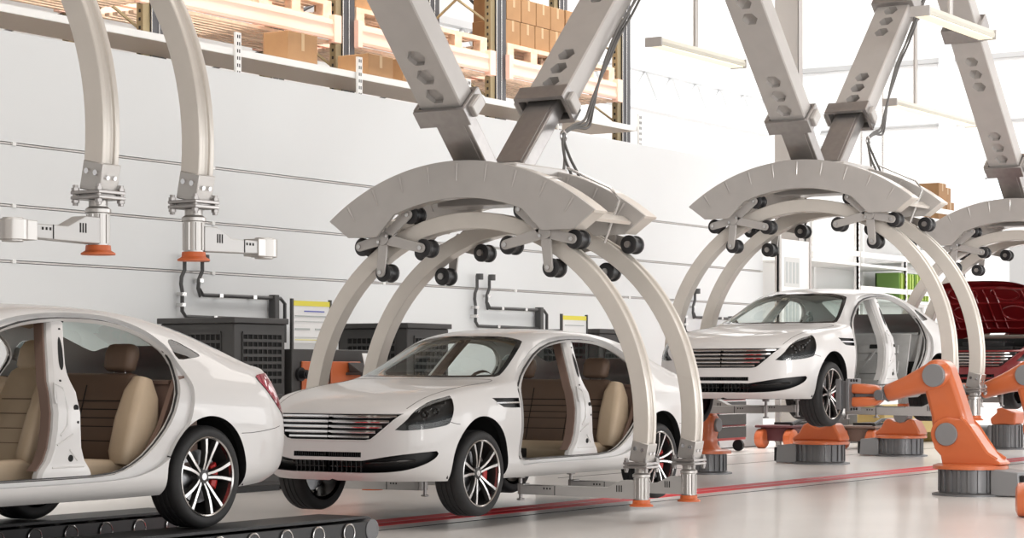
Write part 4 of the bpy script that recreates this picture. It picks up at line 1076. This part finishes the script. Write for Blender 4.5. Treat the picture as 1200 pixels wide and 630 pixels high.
def robot(label,loc,rz,group,variant=0):
    t=thing('robot_arm',label,'robot',loc,rz,group)
    if variant==2:
        robot_base(t,.40,False,.26)
        g=MB(); g.prism([(-.22,-.2,.40),(-.22,.2,.40),(-.22,.22,.50),(-.22,.10,.60),(-.22,.12,.66),(-.22,.02,.68),(-.22,-.08,.64),(-.22,-.22,.60)],(.44,0,0)); obj('shoulder',g,'orange',t,bevel=.04,seg=3)
        m_=MB(); m_.cyl((0,.30,.2),(0,.62,.2),.19,n=30); m_.cyl((0,.62,.2),(0,.66,.2),.14,n=30); m_.box((-.17,.32,0),(.17,.60,.08)); obj('motor',m_,'rgrey',t)
        return t
    V0=variant in (0,3)
    robot_base(t,.27 if variant!=1 else .25,V0,.33 if V0 else .25)
    f=MB(); r0=.38 if V0 else .30; f.lathe([(.0001,0),(r0,0),(r0,.035),(r0-.05,.05),(.0001,.05)],(0,0,.27 if V0 else .25),(0,0,1),40); obj('turntable',f,'orange',t,ang=40)
    if variant==1:
        s_=MB(); rings=[]
        for z,w_,d in ((.29,.17,.17),(.36,.11,.14),(.45,.10,.13),(.58,.13,.16),(.68,.13,.15),(.76,.09,.10),(.78,.06,.06)): rings.append([(a,b,z) for a,b in rounded(w_*2,d*2,0,min(w_,d)*.7)])
        s_.loft(rings); obj('shoulder',s_,'orange',t,ang=50)
        d_=MB(); d_.cyl((-.16,-.02,.60),(.16,-.02,.60),.085,n=24); obj('joint_cap',d_,'rgrey_l',t,bevel=.008)
        g=MB(); g.prism([(-.09,-.10,.76),(-.09,.10,.76),(-.09,.05,.95),(-.09,-.05,.95)],(.18,0,0)); g.cyl((0,0,.93),(0,0,1.0),.06,n=18); g.box((-.12,-.03,.98),(.12,.03,1.02)); obj('gripper',g,'rgrey_l',t,bevel=.01)
        return t
    if variant==3:
        g=MB(); g.prism([(-.16,y,z) for y,z in [(-.37,.315),(-.35,.36),(-.26,.43),(-.20,.54),(-.13,.565),(-.06,.52),(.03,.495),(.12,.515),(.19,.56),(.25,.55),(.30,.46),(.35,.37),(.36,.315)]],(.32,0,0)); obj('shoulder',g,'orange',t,bevel=.03,seg=3)
        g=MB(); g.cyl((-.11,.03,.60),(.11,.03,.60),.11,n=28); obj('joint_cap',g,'rgrey_l',t,bevel=.006)
        g=MB(); g.loft([[(a,b+dy,z) for a,b in rounded(w_,d_,0,.05)] for z,w_,d_,dy in ((.62,.18,.18,.03),(.75,.16,.15,.05),(.85,.14,.14,.08))]); obj('upper_arm',g,'orange',t,ang=50)
        g=MB(); g.cyl((0,.08,.85),(0,.08,.92),.06,n=18); g.box((-.12,.02,.92),(.12,.14,.95)); obj('gripper',g,'rgrey',t,bevel=.006)
        return t
    sh=(.20,.62); el=(.33,1.22); wr=(.92,1.025)
    c=MB(); prof=[(.25,.315),(.265,.40),(.33,.47)]+circ(sh,.175,-.6,PI*.62,14)+[(.04,.775),(-.05,.69),(-.14,.56),(-.24,.43),(-.31,.375),(-.37,.34),(-.37,.315)]
    c.prism([(-.15,y,z) for y,z in prof],(.30,0,0)); s_=obj('shoulder',c,'orange',t,bevel=.035,seg=3,ang=50)
    rb=MB(); rb.tube([(-.13,y,z) for y,z in [(.06,.79),(-.03,.70),(-.12,.57),(-.22,.43),(-.32,.37)]],.022,8); rb.tube([(.13,y,z) for y,z in [(.06,.79),(-.03,.70),(-.12,.57),(-.22,.43),(-.32,.37)]],.022,8); obj('shoulder_rib',rb,'orange',s_)
    d_=MB(); d_.cyl((-.172,*sh),(.172,*sh),.118,n=36); obj('joint_cap',d_,'rgrey_l',t,bevel=.006)
    u=MB(); prof=[(.37,.60),(.385,.80)]+circ(el,.165,-.25,PI*.86,16)+[(.10,1.07),(.035,.88),(-.015,.72),(.0,.60),(.1,.52),(.28,.52)]
    u.prism([(-.125,y,z) for y,z in prof],(.25,0,0)); a_=obj('upper_arm',u,'orange',t,bevel=.045,seg=3,ang=50)
    d_=MB(); d_.cyl((-.20,*el),(.20,*el),.118,n=36); obj('joint_cap',d_,'rgrey_l',t,bevel=.006)
    fo=MB(); e1=Vector((1,0,0)); ax=Vector((0,wr[0]-el[0],wr[1]-el[1])).normalized(); e2=e1.cross(ax)
    rings=[]
    L=math.hypot(wr[0]-el[0],wr[1]-el[1])
    for q,w_,h,up in ((-.16,.10,.10,0),(-.13,.15,.20,0),(-.05,.17,.30,0),(.06,.175,.31,0),(.16,.165,.27,0),(.30,.14,.22,.0),(.45,.12,.19,0),(.58,.105,.18,0),(.60,.09,.15,0)):
        cc=Vector((0,*el))+ax*q+e2*up; rings.append([cc+e1*a+e2*b for a,b in rounded(w_*2,h,0,min(w_,h/2)*.75,6)])
    fo.loft(rings); fa=obj('forearm',fo,'orange',t,ang=50)
    w_=MB(); W0=Vector((0,*el))+ax*.58; w_.cyl(W0,W0+ax*.05,.085,n=28); w_.cyl((-.12,wr[0]+.04,wr[1]-.01),(.12,wr[0]+.04,wr[1]-.01),.055,n=24); w_.box((-.04,.93,.995),(.04,1.26,1.03)); obj('wrist',w_,'rgrey',t,bevel=.006)
    for s,z in ((1,1.075),(-1,.945)):
        g=MB(); rings=[]
        for y,ww,h,dz in ((.96,.05,.05,-s*.03),(1.02,.07,.085,-.005*s),(1.10,.085,.10,0),(1.22,.095,.105,.005*s),(1.27,.09,.10,.005*s)): rings.append([(a,y,z+dz+b) for a,b in rounded(ww*2,h,0,.03,5)])
        g.loft(rings); obj('wrist_fork',g,'orange',t,ang=50)
    p=MB(); p.box((-.16,1.27,.845),(.16,1.31,1.185)); p.box((-.13,1.31,.87),(.13,1.375,1.16)); p.box((-.17,1.36,.86),(-.12,1.42,1.18)); p.box((.12,1.36,.86),(.17,1.42,1.18))
    g=obj('gripper',p,'rgrey',t,bevel=.008)
    for x in (-.1,-.03,.04):
        for z in (1.165,.865): q=MB(); q.cyl((x-.012,1.26,z),(x-.012,1.29,z),.014,n=8); obj('bolt',q,'dark',g)
    return t
RG='orange assembly robots'
robot('large orange robot at front right, gripping the lifted car\'s wheel',(21.24,8.02,0),0,RG)
robot('orange robot arm entering at the right edge before the red car',(23.95,8.0,0),0,RG)
robot('orange robot with black ribbed base directly under the lifted wheel',(27.34,12.46,0),PI,RG,3)
robot('orange robot behind the large front robot, left of its arm',(30.5,12.6,0),PI,RG,3)
robot('slim orange robot with grey gripper behind the second car\'s tail',(23.95,12.45,0),PI/2,RG,1)
robot('grey cylinder base with short orange gripper head at far right',(34.1,12.25,0),0,RG,2)
# ================================================================== low dollies and tool trolley
def dolly(label,x,y,s=1,rz=0,red=True):
    t=thing('wheel_dolly',label,'dolly',(x,y,0),rz,'low floor dollies with orange wheels')
    b=MB(); b.box((-.62*s,-.3,.12),(.62*s,.3,.34)); b.box((-.75*s,-.34,.34),(.75*s,.34,.38)); obj('chassis',b,'trim_b' if not red else mat('dolly_maroon',(.10,.03,.035),.5) if 'dolly_maroon' not in bpy.data.materials else bpy.data.materials['dolly_maroon'],t,bevel=.015)
    for sx in (-1,1):
        for sy in (-1,1): w_=MB(); w_.lathe([(.0001,-.09),(.06,-.09),(.14,-.075),(.16,-.05),(.16,.05),(.14,.075),(.06,.09),(.0001,.09)],(sx*.64*s,sy*.26,.16),(0,1,0),24); obj('wheel',w_,'orange',t)
    r=MB(); r.tube([(-.7*s,-.3,.40),(-.3*s,-.3,.47),(.3*s,-.3,.47),(.7*s,-.3,.42)],.03,8); r.box((-.3*s,-.2,.38),(.4*s,.2,.42)); obj('cradle',r,'black',t)
    return t
dolly('low maroon dolly with orange wheels under the lifted car\'s nose',33.0,15.55)
dolly('low dark dolly with orange wheels left of the back robot',33.3,14.3,.8,0,False)
q=MB(); q.lathe([(.0001,-.16),(.10,-.16),(.145,-.14),(.15,-.10),(.15,.10),(.145,.14),(.10,.16),(.0001,.16)],(0,0,.15),(0,1,0),30)
dl=thing('floor_roller','orange roller on the floor at the lower right corner','roller',(18.3,6.33,0),.3)
obj('drum',q,'orange',dl); q=MB(); q.cyl((0,-.165,.15),(0,-.155,.15),.04,n=16); q.box((.10,-.1,.0),(.5,.1,.08)); obj('hub',q,'rgrey',dl)
def trolley(label,x,y):
    t=thing('tool_trolley',label,'trolley',(x,y,0))
    b=MB(); b.box((0,0,.18),(1.05,.6,1.02)); b.box((-.03,-.03,1.02),(1.08,.63,1.06)); obj('body',b,'toolred',t,bevel=.01)
    for k in range(4): d=MB(); d.box((.04,-.03,.22+.2*k),(1.01,0,.40+.2*k)); dd=obj('drawer',d,'cabinet',t,bevel=.006); h=MB(); h.box((.06,-.045,.39+.2*k),(.99,-.03,.402+.2*k)); obj('handle',h,'stainless',dd)
    for sx in (.1,.95):
        for sy in (.08,.52): w_=MB(); w_.cyl((sx-.03,sy,.09),(sx+.03,sy,.09),.09,n=18); obj('caster',w_,'black',t)
trolley('red tool trolley with four dark drawers behind the orange robot',30.1,15.5)
cr=MB(); cr.box((0,0,.18),(2.6,.5,.62)); cr.box((0,-.02,.62),(2.6,.52,.68)); 
for x in (.05,2.45): cr.box((x,0,0),(x+.1,.5,.18))
tag(obj('long_crate',cr,'beige',None,(34.6,14.6,0),bevel=.01),'long olive crate on the floor behind the orange robots','crate')
cr=MB(); cr.box((0,0,0),(4.2,.7,.30)); cr.box((.1,.1,.30),(1.2,.6,.5)); cr.box((2.4,.05,.3),(3.9,.65,.55))
tag(obj('equipment_plinth',cr,'rgrey',None,(35.5,15.6,0),bevel=.01),'dark grey equipment plinth low at the back right','plinth')
# ================================================================== cabinets along the wall
def cabinet(label,x,y):
    t=thing('machine_cabinet',label,'cabinet',(x,y,0),0,'dark louvred machine cabinets by the wall')
    b=MB(); b.box((0,0,.06),(.84,1.0,1.76)); obj('housing',b,'cabinet',t,bevel=.012)
    b=MB(); b.box((-.03,-.03,1.76),(.87,1.03,1.82)); obj('top_cover',b,'cabinet',t,bevel=.008)
    b=MB(); b.box((.04,.04,0),(.80,.96,.06)); obj('plinth',b,'black',t,smooth=False)
    def louvre(o,e1,n,wd,z0,z1,nc,nr):
        v=MB(); o=Vector(o); e1=Vector(e1); n=Vector(n)
        v.add([o+n*.002+Vector((0,0,z0)),o+e1*wd+n*.002+Vector((0,0,z0)),o+e1*wd+n*.002+Vector((0,0,z1)),o+n*.002+Vector((0,0,z1))],[(0,1,2,3)],1)
        R=Matrix((e1,n,Vector((0,0,1)))).transposed()
        for r in range(nr+1): v.cbox(o+e1*wd/2+n*.008+Vector((0,0,z0+(z1-z0)*r/nr)),(wd,.016,.030),R)
        for c in range(nc+1): v.cbox(o+e1*wd*c/nc+n*.007+Vector((0,0,(z0+z1)/2)),(.010,.013,z1-z0),R)
        obj('louvre_panel',v,['cabinet','dark'],t,smooth=False)
    louvre((.13,0,0),(1,0,0),(0,-1,0),.64,1.12,1.66,8,7)
    louvre((0,.85,0),(0,-1,0),(-1,0,0),.68,1.30,1.66,10,4)
    d=MB(); d.box((.06,-.02,.10),(.78,0,1.02)); dd=obj('door',d,'cabinet',t,bevel=.008); h=MB(); h.box((.70,-.05,.5),(.73,-.02,.7)); obj('handle',h,'steel',dd)
    return t
cabinet('dark louvred machine cabinet behind the first car\'s tail',17.36,14.5)
cabinet('dark louvred machine cabinet seen between the middle carrier\'s far legs',20.45,14.5)
cabinet('dark louvred machine cabinet right of the middle carrier\'s near legs',24.65,14.4)
def board(label,x,y,wd,z0,z1,rows,zb):
    t=thing('notice_board',label,'notice board',(x,y,0),0,'clear notice boards with a yellow top strip')
    f=MB(); 
    each('post',[MB().box((a,0,zb),(a+.03,.03,z1+.02)) for a in (-.03,wd)],'pipe',t,smooth=False)
    p=MB(); p.box((0,.01,z0),(wd,.02,z1)); pp=obj('sheet',p,'paper',t,smooth=False)
    s_=MB(); s_.box((0,.005,z1-.055),(wd,.01,z1)); obj('top_strip',s_,'yellow',t,smooth=False)
    g=MB()
    for (a,b,zz,hh,m_) in rows: g.box((wd*a,.004,z0+(z1-z0)*zz),(wd*b,.009,z0+(z1-z0)*zz+hh),m_)
    obj('printed_line',g,['bluep','greyp','yellow'],pp,smooth=False)
board('white notice board with yellow strip standing on the orange control desk',18.35,14.5,.64,1.57,2.02,[(.3,.85,.74,.012,0),(.05,.95,.62,.014,1),(.05,.45,.30,.02,1),(.6,.95,.30,.02,1),(.05,.95,.5,.006,1),(.05,.9,.12,.006,1),(.05,.9,.06,.006,2)],1.5)
board('small notice board with yellow strip on the wall behind second car\'s roof',23.9,14.5,.60,1.72,1.98,[(.1,.9,.5,.012,1)],0)
# control desk with an orange door
t=thing('control_desk','dark control desk with orange doors between the louvred cabinets','control desk',(18.32,14.5,0))
b=MB(); b.box((0,0,.05),(1.6,.9,1.5)); b.box((.02,.02,0),(1.58,.88,.05)); obj('housing',b,'cabinet',t,bevel=.01)
for x0,x1 in ((.15,.62),(.66,1.20)): d=MB(); d.box((x0,-.025,.25),(x1,0,1.37)); dd=obj('door',d,'orange',t,bevel=.01); h=MB(); h.box((x0+.06,-.06,.82),(x0+.15,-.025,1.05)); obj('handle',h,'white',dd,bevel=.008)
k=MB(); k.cyl((.13,-.02,1.23),(.13,-.10,1.23),.05,n=18); k.cyl((.13,0,1.23),(.13,-.03,1.23),.075,n=18); k.cyl((.13,-.1,1.23),(.13,-.12,1.23),.03,n=12); obj('knob',k,'black',t)
p=MB(); p.box((.92,-.26,1.22),(1.36,-.02,1.25)); p.prism([(.95,-.22,1.25),(.95,-.05,1.25),(.95,-.03,1.36)],(.36,0,0)); obj('shelf',p,'pipe',t,bevel=.006)
mb=MB(); mb.prism([(0,0,0),(0,.01,0),(0,.06,.2),(0,.05,.2)],(.26,0,0)); tag(obj('paper_sheet',mb,'paper',None,(19.26,14.21,1.26),smooth=False),'white paper leaning on the control desk behind second car\'s bonnet','paper')
# conduits on the wall
def conduit(label,x):
    t=thing('wall_conduit',label,'pipe',(x,16.12,0),0,'dark conduits on the white wall')
    zt=2.55
    pA=[(0,0,zt),(0,0,zt-.16),(-.05,0,zt-.24),(-.06,0,zt-.32),(-.04,0,zt-.40),(-.04,0,1.93),(.02,0,1.87),(1.55,0,1.86)]
    pB=[(.30,0,zt),(.30,0,zt-.16),(.24,0,zt-.26),(.23,0,zt-.36),(.26,0,zt-.44),(.26,0,2.18),(.31,0,2.12),(1.7,0,2.12),(1.78,0,2.06),(1.78,0,1.6)]
    for p in (pA,pB): m_=MB(); m_.tube(p,.022,8); obj('pipe',m_,'pipe',t,ang=60)
    m_=MB(); m_.box((1.54,-.05,1.6),(1.62,.05,2.16)); obj('riser',m_,'pipe',t,bevel=.008)
    for (x_,z_) in ((-.04,2.0),(.26,2.28),(.6,2.12),(1.2,2.12),(.5,1.87),(-.03,2.12)): c=MB(); c.box((x_-.03,-.03,z_-.02),(x_+.03,.06,z_+.02)); obj('pipe_clip',c,'stainless',t)
    m_=MB(); 
    for x_ in (0,.30): m_.cyl((x_,-.04,zt-.06),(x_,-.04,zt+.02),.05,n=12)
    obj('pipe_socket',m_,'pipe',t)
conduit('dark bent conduit on the wall above the first louvred cabinet',18.45)
conduit('dark bent conduit on the wall above the second car\'s roof',24.35)
conduit('dark bent conduit on the wall left of the lifted car',30.3)
# ================================================================== shelf and pallet rack behind the partition
sh=thing('long_shelf','long white shelf running along the top of the partition','shelf',(0,16.6,0))
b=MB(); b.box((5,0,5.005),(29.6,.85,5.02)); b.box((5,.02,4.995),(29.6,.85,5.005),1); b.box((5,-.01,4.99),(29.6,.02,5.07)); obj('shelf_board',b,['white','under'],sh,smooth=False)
for i,x in enumerate((10.1,12.55,15.0,17.45,19.9,22.3,24.8,27.2,29.6)):
    p=MB(); p.box((x-.05,-.05,4.3),(x+.05,-.02,5.26))
    for k in range(11):
        for dx in (-.018,.018): p.box((x+dx-.008,-.053,4.34+.085*k),(x+dx+.008,-.05,4.38+.085*k),1)
    obj('perforated_post',p,['white','dark'],sh,smooth=False)
UX=(15.6,19.35,23.1,26.85,30.6)
rk=thing('pallet_rack','orange and dark steel pallet rack behind the white partition','pallet rack',(0,17.5,0))
for x in UX:
    for y in (0,1.2):
        u=MB(); u.box((x-.06,y,0),(x+.06,y+.10,9)); 
        for k in range(44): u.box((x-.063,y+.035,4.4+.1*k),(x-.06,y+.065,4.44+.1*k),1)
        uu=obj('upright',u,['rackol','dark'],rk,smooth=False)
        v=MB(); v.box((x+.075,y-.02,0),(x+.33,y+.10,9)); v.box((x+.19,y-.03,0),(x+.205,y-.02,9),1); v.box((x+.06,y-.03,0),(x+.075,y-.02,9),1); obj('upright_cover',v,['rackbl','stainless'],uu,smooth=False)  # thin bright strips are painted highlights on the dark cover
    cb=MB()
    for k in range(4): cb.tube([(x,.08,4.2+1.1*k),(x,1.2,5.0+1.1*k)],.02,6); cb.tube([(x,1.2,4.2+1.1*k),(x,.08,5.0+1.1*k)],.02,6)
    obj('cross_brace',cb,'rackol',rk)
for i,(xa,xb) in enumerate(zip(UX,UX[1:])):
    for y in (-.06,1.24):
        b=MB(); b.box((xa+.34,y,5.64),(xb-.07,y+.06,5.90)); b.box((xa+.34,y-.008,5.83),(xb-.07,y,5.87)); b.box((xa+.34,y-.008,5.67),(xb-.07,y,5.71)); bb=obj('beam',b,'rackor',rk,smooth=False)
        each('beam_connector',[MB().box((xb-.20,y-.03,5.60),(xb-.05,y+.07,5.96)),MB().box((xa+.32,y-.03,5.60),(xa+.42,y+.07,5.96))],'rackor',bb,smooth=False)
    for k in range(4):
        b=MB(); b.box((xa+.34,.9+.0*k,4.82+.10*k),(xb-.1,1.0,4.88+.10*k)); obj('lower_beam',b,'rackor',rk,smooth=False)
    br=MB(); br.tube([(xa+.3,1.35,6.0),(xb,1.35,7.6)],.025,6); br.tube([(xa+.3,1.36,7.6),(xb,1.36,6.0)],.025,6); br.tube([(xa+.3,1.34,4.4),(xb,1.34,5.6)],.025,6); obj('back_brace',br,'rackbl',rk)
    dk=MB()
    for k in range(9): dk.box((xa+.4,.05+.13*k,5.60),(xb-.1,.13+.13*k,5.64))
    obj('deck_boards',dk,'wood',rk,smooth=False)
def pallet(label,x,y,z,L=1.5):
    t=thing('wooden_pallet',label,'pallet',(x,y,z),0,'wooden pallets on the rack beams')
    d=MB()
    for k in range(7): d.box((0,.155*k,.22),(L,.155*k+.12,.25))
    obj('deck_boards',d,'wood',t,smooth=False)
    for yy in (0,.47,.94):
        st=MB(); st.box((0,yy,.19),(L,yy+.11,.22)); st.box((0,yy,0),(L,yy+.11,.03)); obj('stringer',st,'wood',t,smooth=False)
    for xx in (0,L/2-.09,L-.18):
        for yy in (0,.47,.94): b=MB(); b.box((xx,yy,.03),(xx+.18,yy+.12,.19)); obj('block',b,'wood',t,smooth=False)
for i,(x,lb) in enumerate(((21.45,'right half of the bay left of the first strut'),(23.5,'left half of the bay behind the left strut'),(25.2,'right half of the bay behind the left strut'),(27.25,'left half of the bay under the stacked cartons'),(28.95,'right half of the bay under the stacked cartons'))):
    pallet('wooden pallet on the rack, '+lb,x,17.5,5.90)
def carton(label,x,y,z,w_,d,h,group,m_='card'):
    t=thing('carton',label,'box',(x,y,z),0,group)
    b=MB(); b.box((0,0,0),(w_,d,h)); obj('box',b,m_,t,smooth=False,bevel=.008)
    k=MB(); k.box((w_/2-.03,-.002,h*.55),(w_/2+.03,0,h)); k.box((w_/2-.03,0,h),(w_/2+.03,d,h+.002)); obj('tape',k,'tape',t,smooth=False)
    return t
ords=['leftmost','second','third','fourth']
for r in range(2):
    for c in range(4):
        carton('brown carton, %s from left in the %s visible row of the rack stack'%(ords[c],['lower','upper'][r]),27.28+.42*c+(.03 if r==1 else 0),17.55,6.152+.365*r,.40,.6,.36,'cartons stacked on the rack pallet')
carton('pale carton on the right pallet behind the strut',29.1,17.6,6.152,.8,.7,.75,'cartons on other rack pallets')
carton('large pale carton on the pallet left of the first strut',23.6,17.6,6.152,.75,.7,.8,'cartons on other rack pallets')
carton('yellowish carton on the lower shelf left of the first strut',22.75,16.75,5.022,.55,.5,.36,'cartons on the long shelf')
carton('brown carton standing on the lower shelf behind the rack upright',21.4,17.0,5.022,.6,.4,.5,'cartons on the long shelf')
carton('tan carton on the lower shelf just right of the middle rack upright',23.6,16.8,5.022,.7,.5,.40,'cartons on the long shelf')
# ================================================================== far right shelving and stores
fs=thing('far_shelving','tall white shelving far back behind the lifted car','shelving',(35.6,16.5,0))
for x in (0,2.3,4.6,7.8):
    p=MB(); p.box((x-.05,0,0),(x+.05,.03,4.4)); p.box((x-.05,0,0),(x-.02,.08,4.4))
    for k in range(20): p.box((x-.02,-.004,2.4+.1*k),(x+.02,0,2.44+.1*k),1)
    obj('perforated_post',p,['white','carrier'],fs,smooth=False)
    p=MB(); p.box((x-.05,.9,0),(x+.05,.95,4.4)); obj('rear_post',p,'white',fs,smooth=False)
for a,b_ in ((0,2.3),(2.3,4.6),(4.6,7.8)):
    for z in ((3.24,) if a<2 else (2.60,3.24) if a<4 else (2.6,3.4,4.30)): b=MB(); b.box((a+.05,.0,z),(b_-.05,.95,z+.03)); b.box((a+.05,-.02,z),(b_-.05,.0,z+.05)); b.box((a+.05,-.02,z+.17),(b_-.05,.0,z+.27)); obj('shelf_board',b,'white',fs,smooth=False)
b=MB(); b.box((0,.97,.4),(7.8,.99,4.2)); obj('back_panel',b,mat('panel_pale',(.7,.7,.69),.5),fs,smooth=False)
for i,(x,lb) in enumerate(((39.95,'green slatted crate on far shelving, left of the arch leg'),(40.75,'light green slatted crate on far shelving, behind the arch leg'))):
    t=thing('plastic_crate',lb,'crate',(x,16.55,2.635),0,'green crates on the far shelving')
    b=MB(); b.box((0,0,0),(.72,.5,.03)); b.box((0,0,.03),(.03,.5,.56)); b.box((.69,0,.03),(.72,.5,.56)); b.box((0,.47,.03),(.72,.5,.56)); b.box((.03,0,.03),(.69,.03,.56)); obj('body',b,'green',t,smooth=False)
    for k in range(5): s_=MB(); s_.box((.05+.14*k,-.03,.04),(.11+.14*k,0,.54)); obj('slat',s_,mat('crate_lime',(.33,.45,.08),.45) if 'crate_lime' not in bpy.data.materials else bpy.data.materials['crate_lime'],t,smooth=False)
for x,y,z,w_,h,lb in ((42.15,16.6,4.335,.42,.42,'lower left'),(42.6,16.6,4.335,.42,.42,'lower right'),(42.17,16.6,4.757,.40,.36,'upper left'),(42.62,16.65,4.757,.34,.30,'upper right')):
    carton('brown carton, %s of the four on top of far shelving'%lb,x,y,z,w_,.55,h,'cartons on top of far shelving')
nb=thing('planning_board','white planning board with grey sheets at the end of partition','notice board',(33.3,15.95,0))
b=MB(); b.box((0,0,.9),(1.25,.04,3.5)); obj('panel',b,'white',nb,smooth=False); b=MB(); b.box((.0,-.02,0),(.06,.06,3.6)); b.box((1.2,-.02,0),(1.26,.06,3.6)); obj('post',b,'carrier',nb,smooth=False)
for z0,z1 in ((2.7,3.2),(1.75,2.55)):
    s_=MB(); s_.box((.22,-.006,z0),(.80,0,z1)); ss=obj('sheet',s_,mat('sheet_grey',(.6,.61,.6),.6) if 'sheet_grey' not in bpy.data.materials else bpy.data.materials['sheet_grey'],nb,smooth=False)
    g=MB()
    for k in range(4): g.box((.26+.14*k,-.009,z0+.06),(.34+.14*k,-.006,z1-.08))
    obj('printed_block',g,'greyp',ss,smooth=False)
ld=thing('wall_ladder','pale caged ladder far back near the faint hanging lamp','ladder',(44,18.6,0))
for y in (0,.5): p=MB(); p.cyl((0,y,0),(0,y,8.2),.03,n=8); obj('rail',p,'stainless',ld)
for k in range(26): p=MB(); p.cyl((0,0,.3+.3*k),(0,.5,.3+.3*k),.018,n=6); obj('rung',p,'stainless',ld)
# monorail bits at the top right
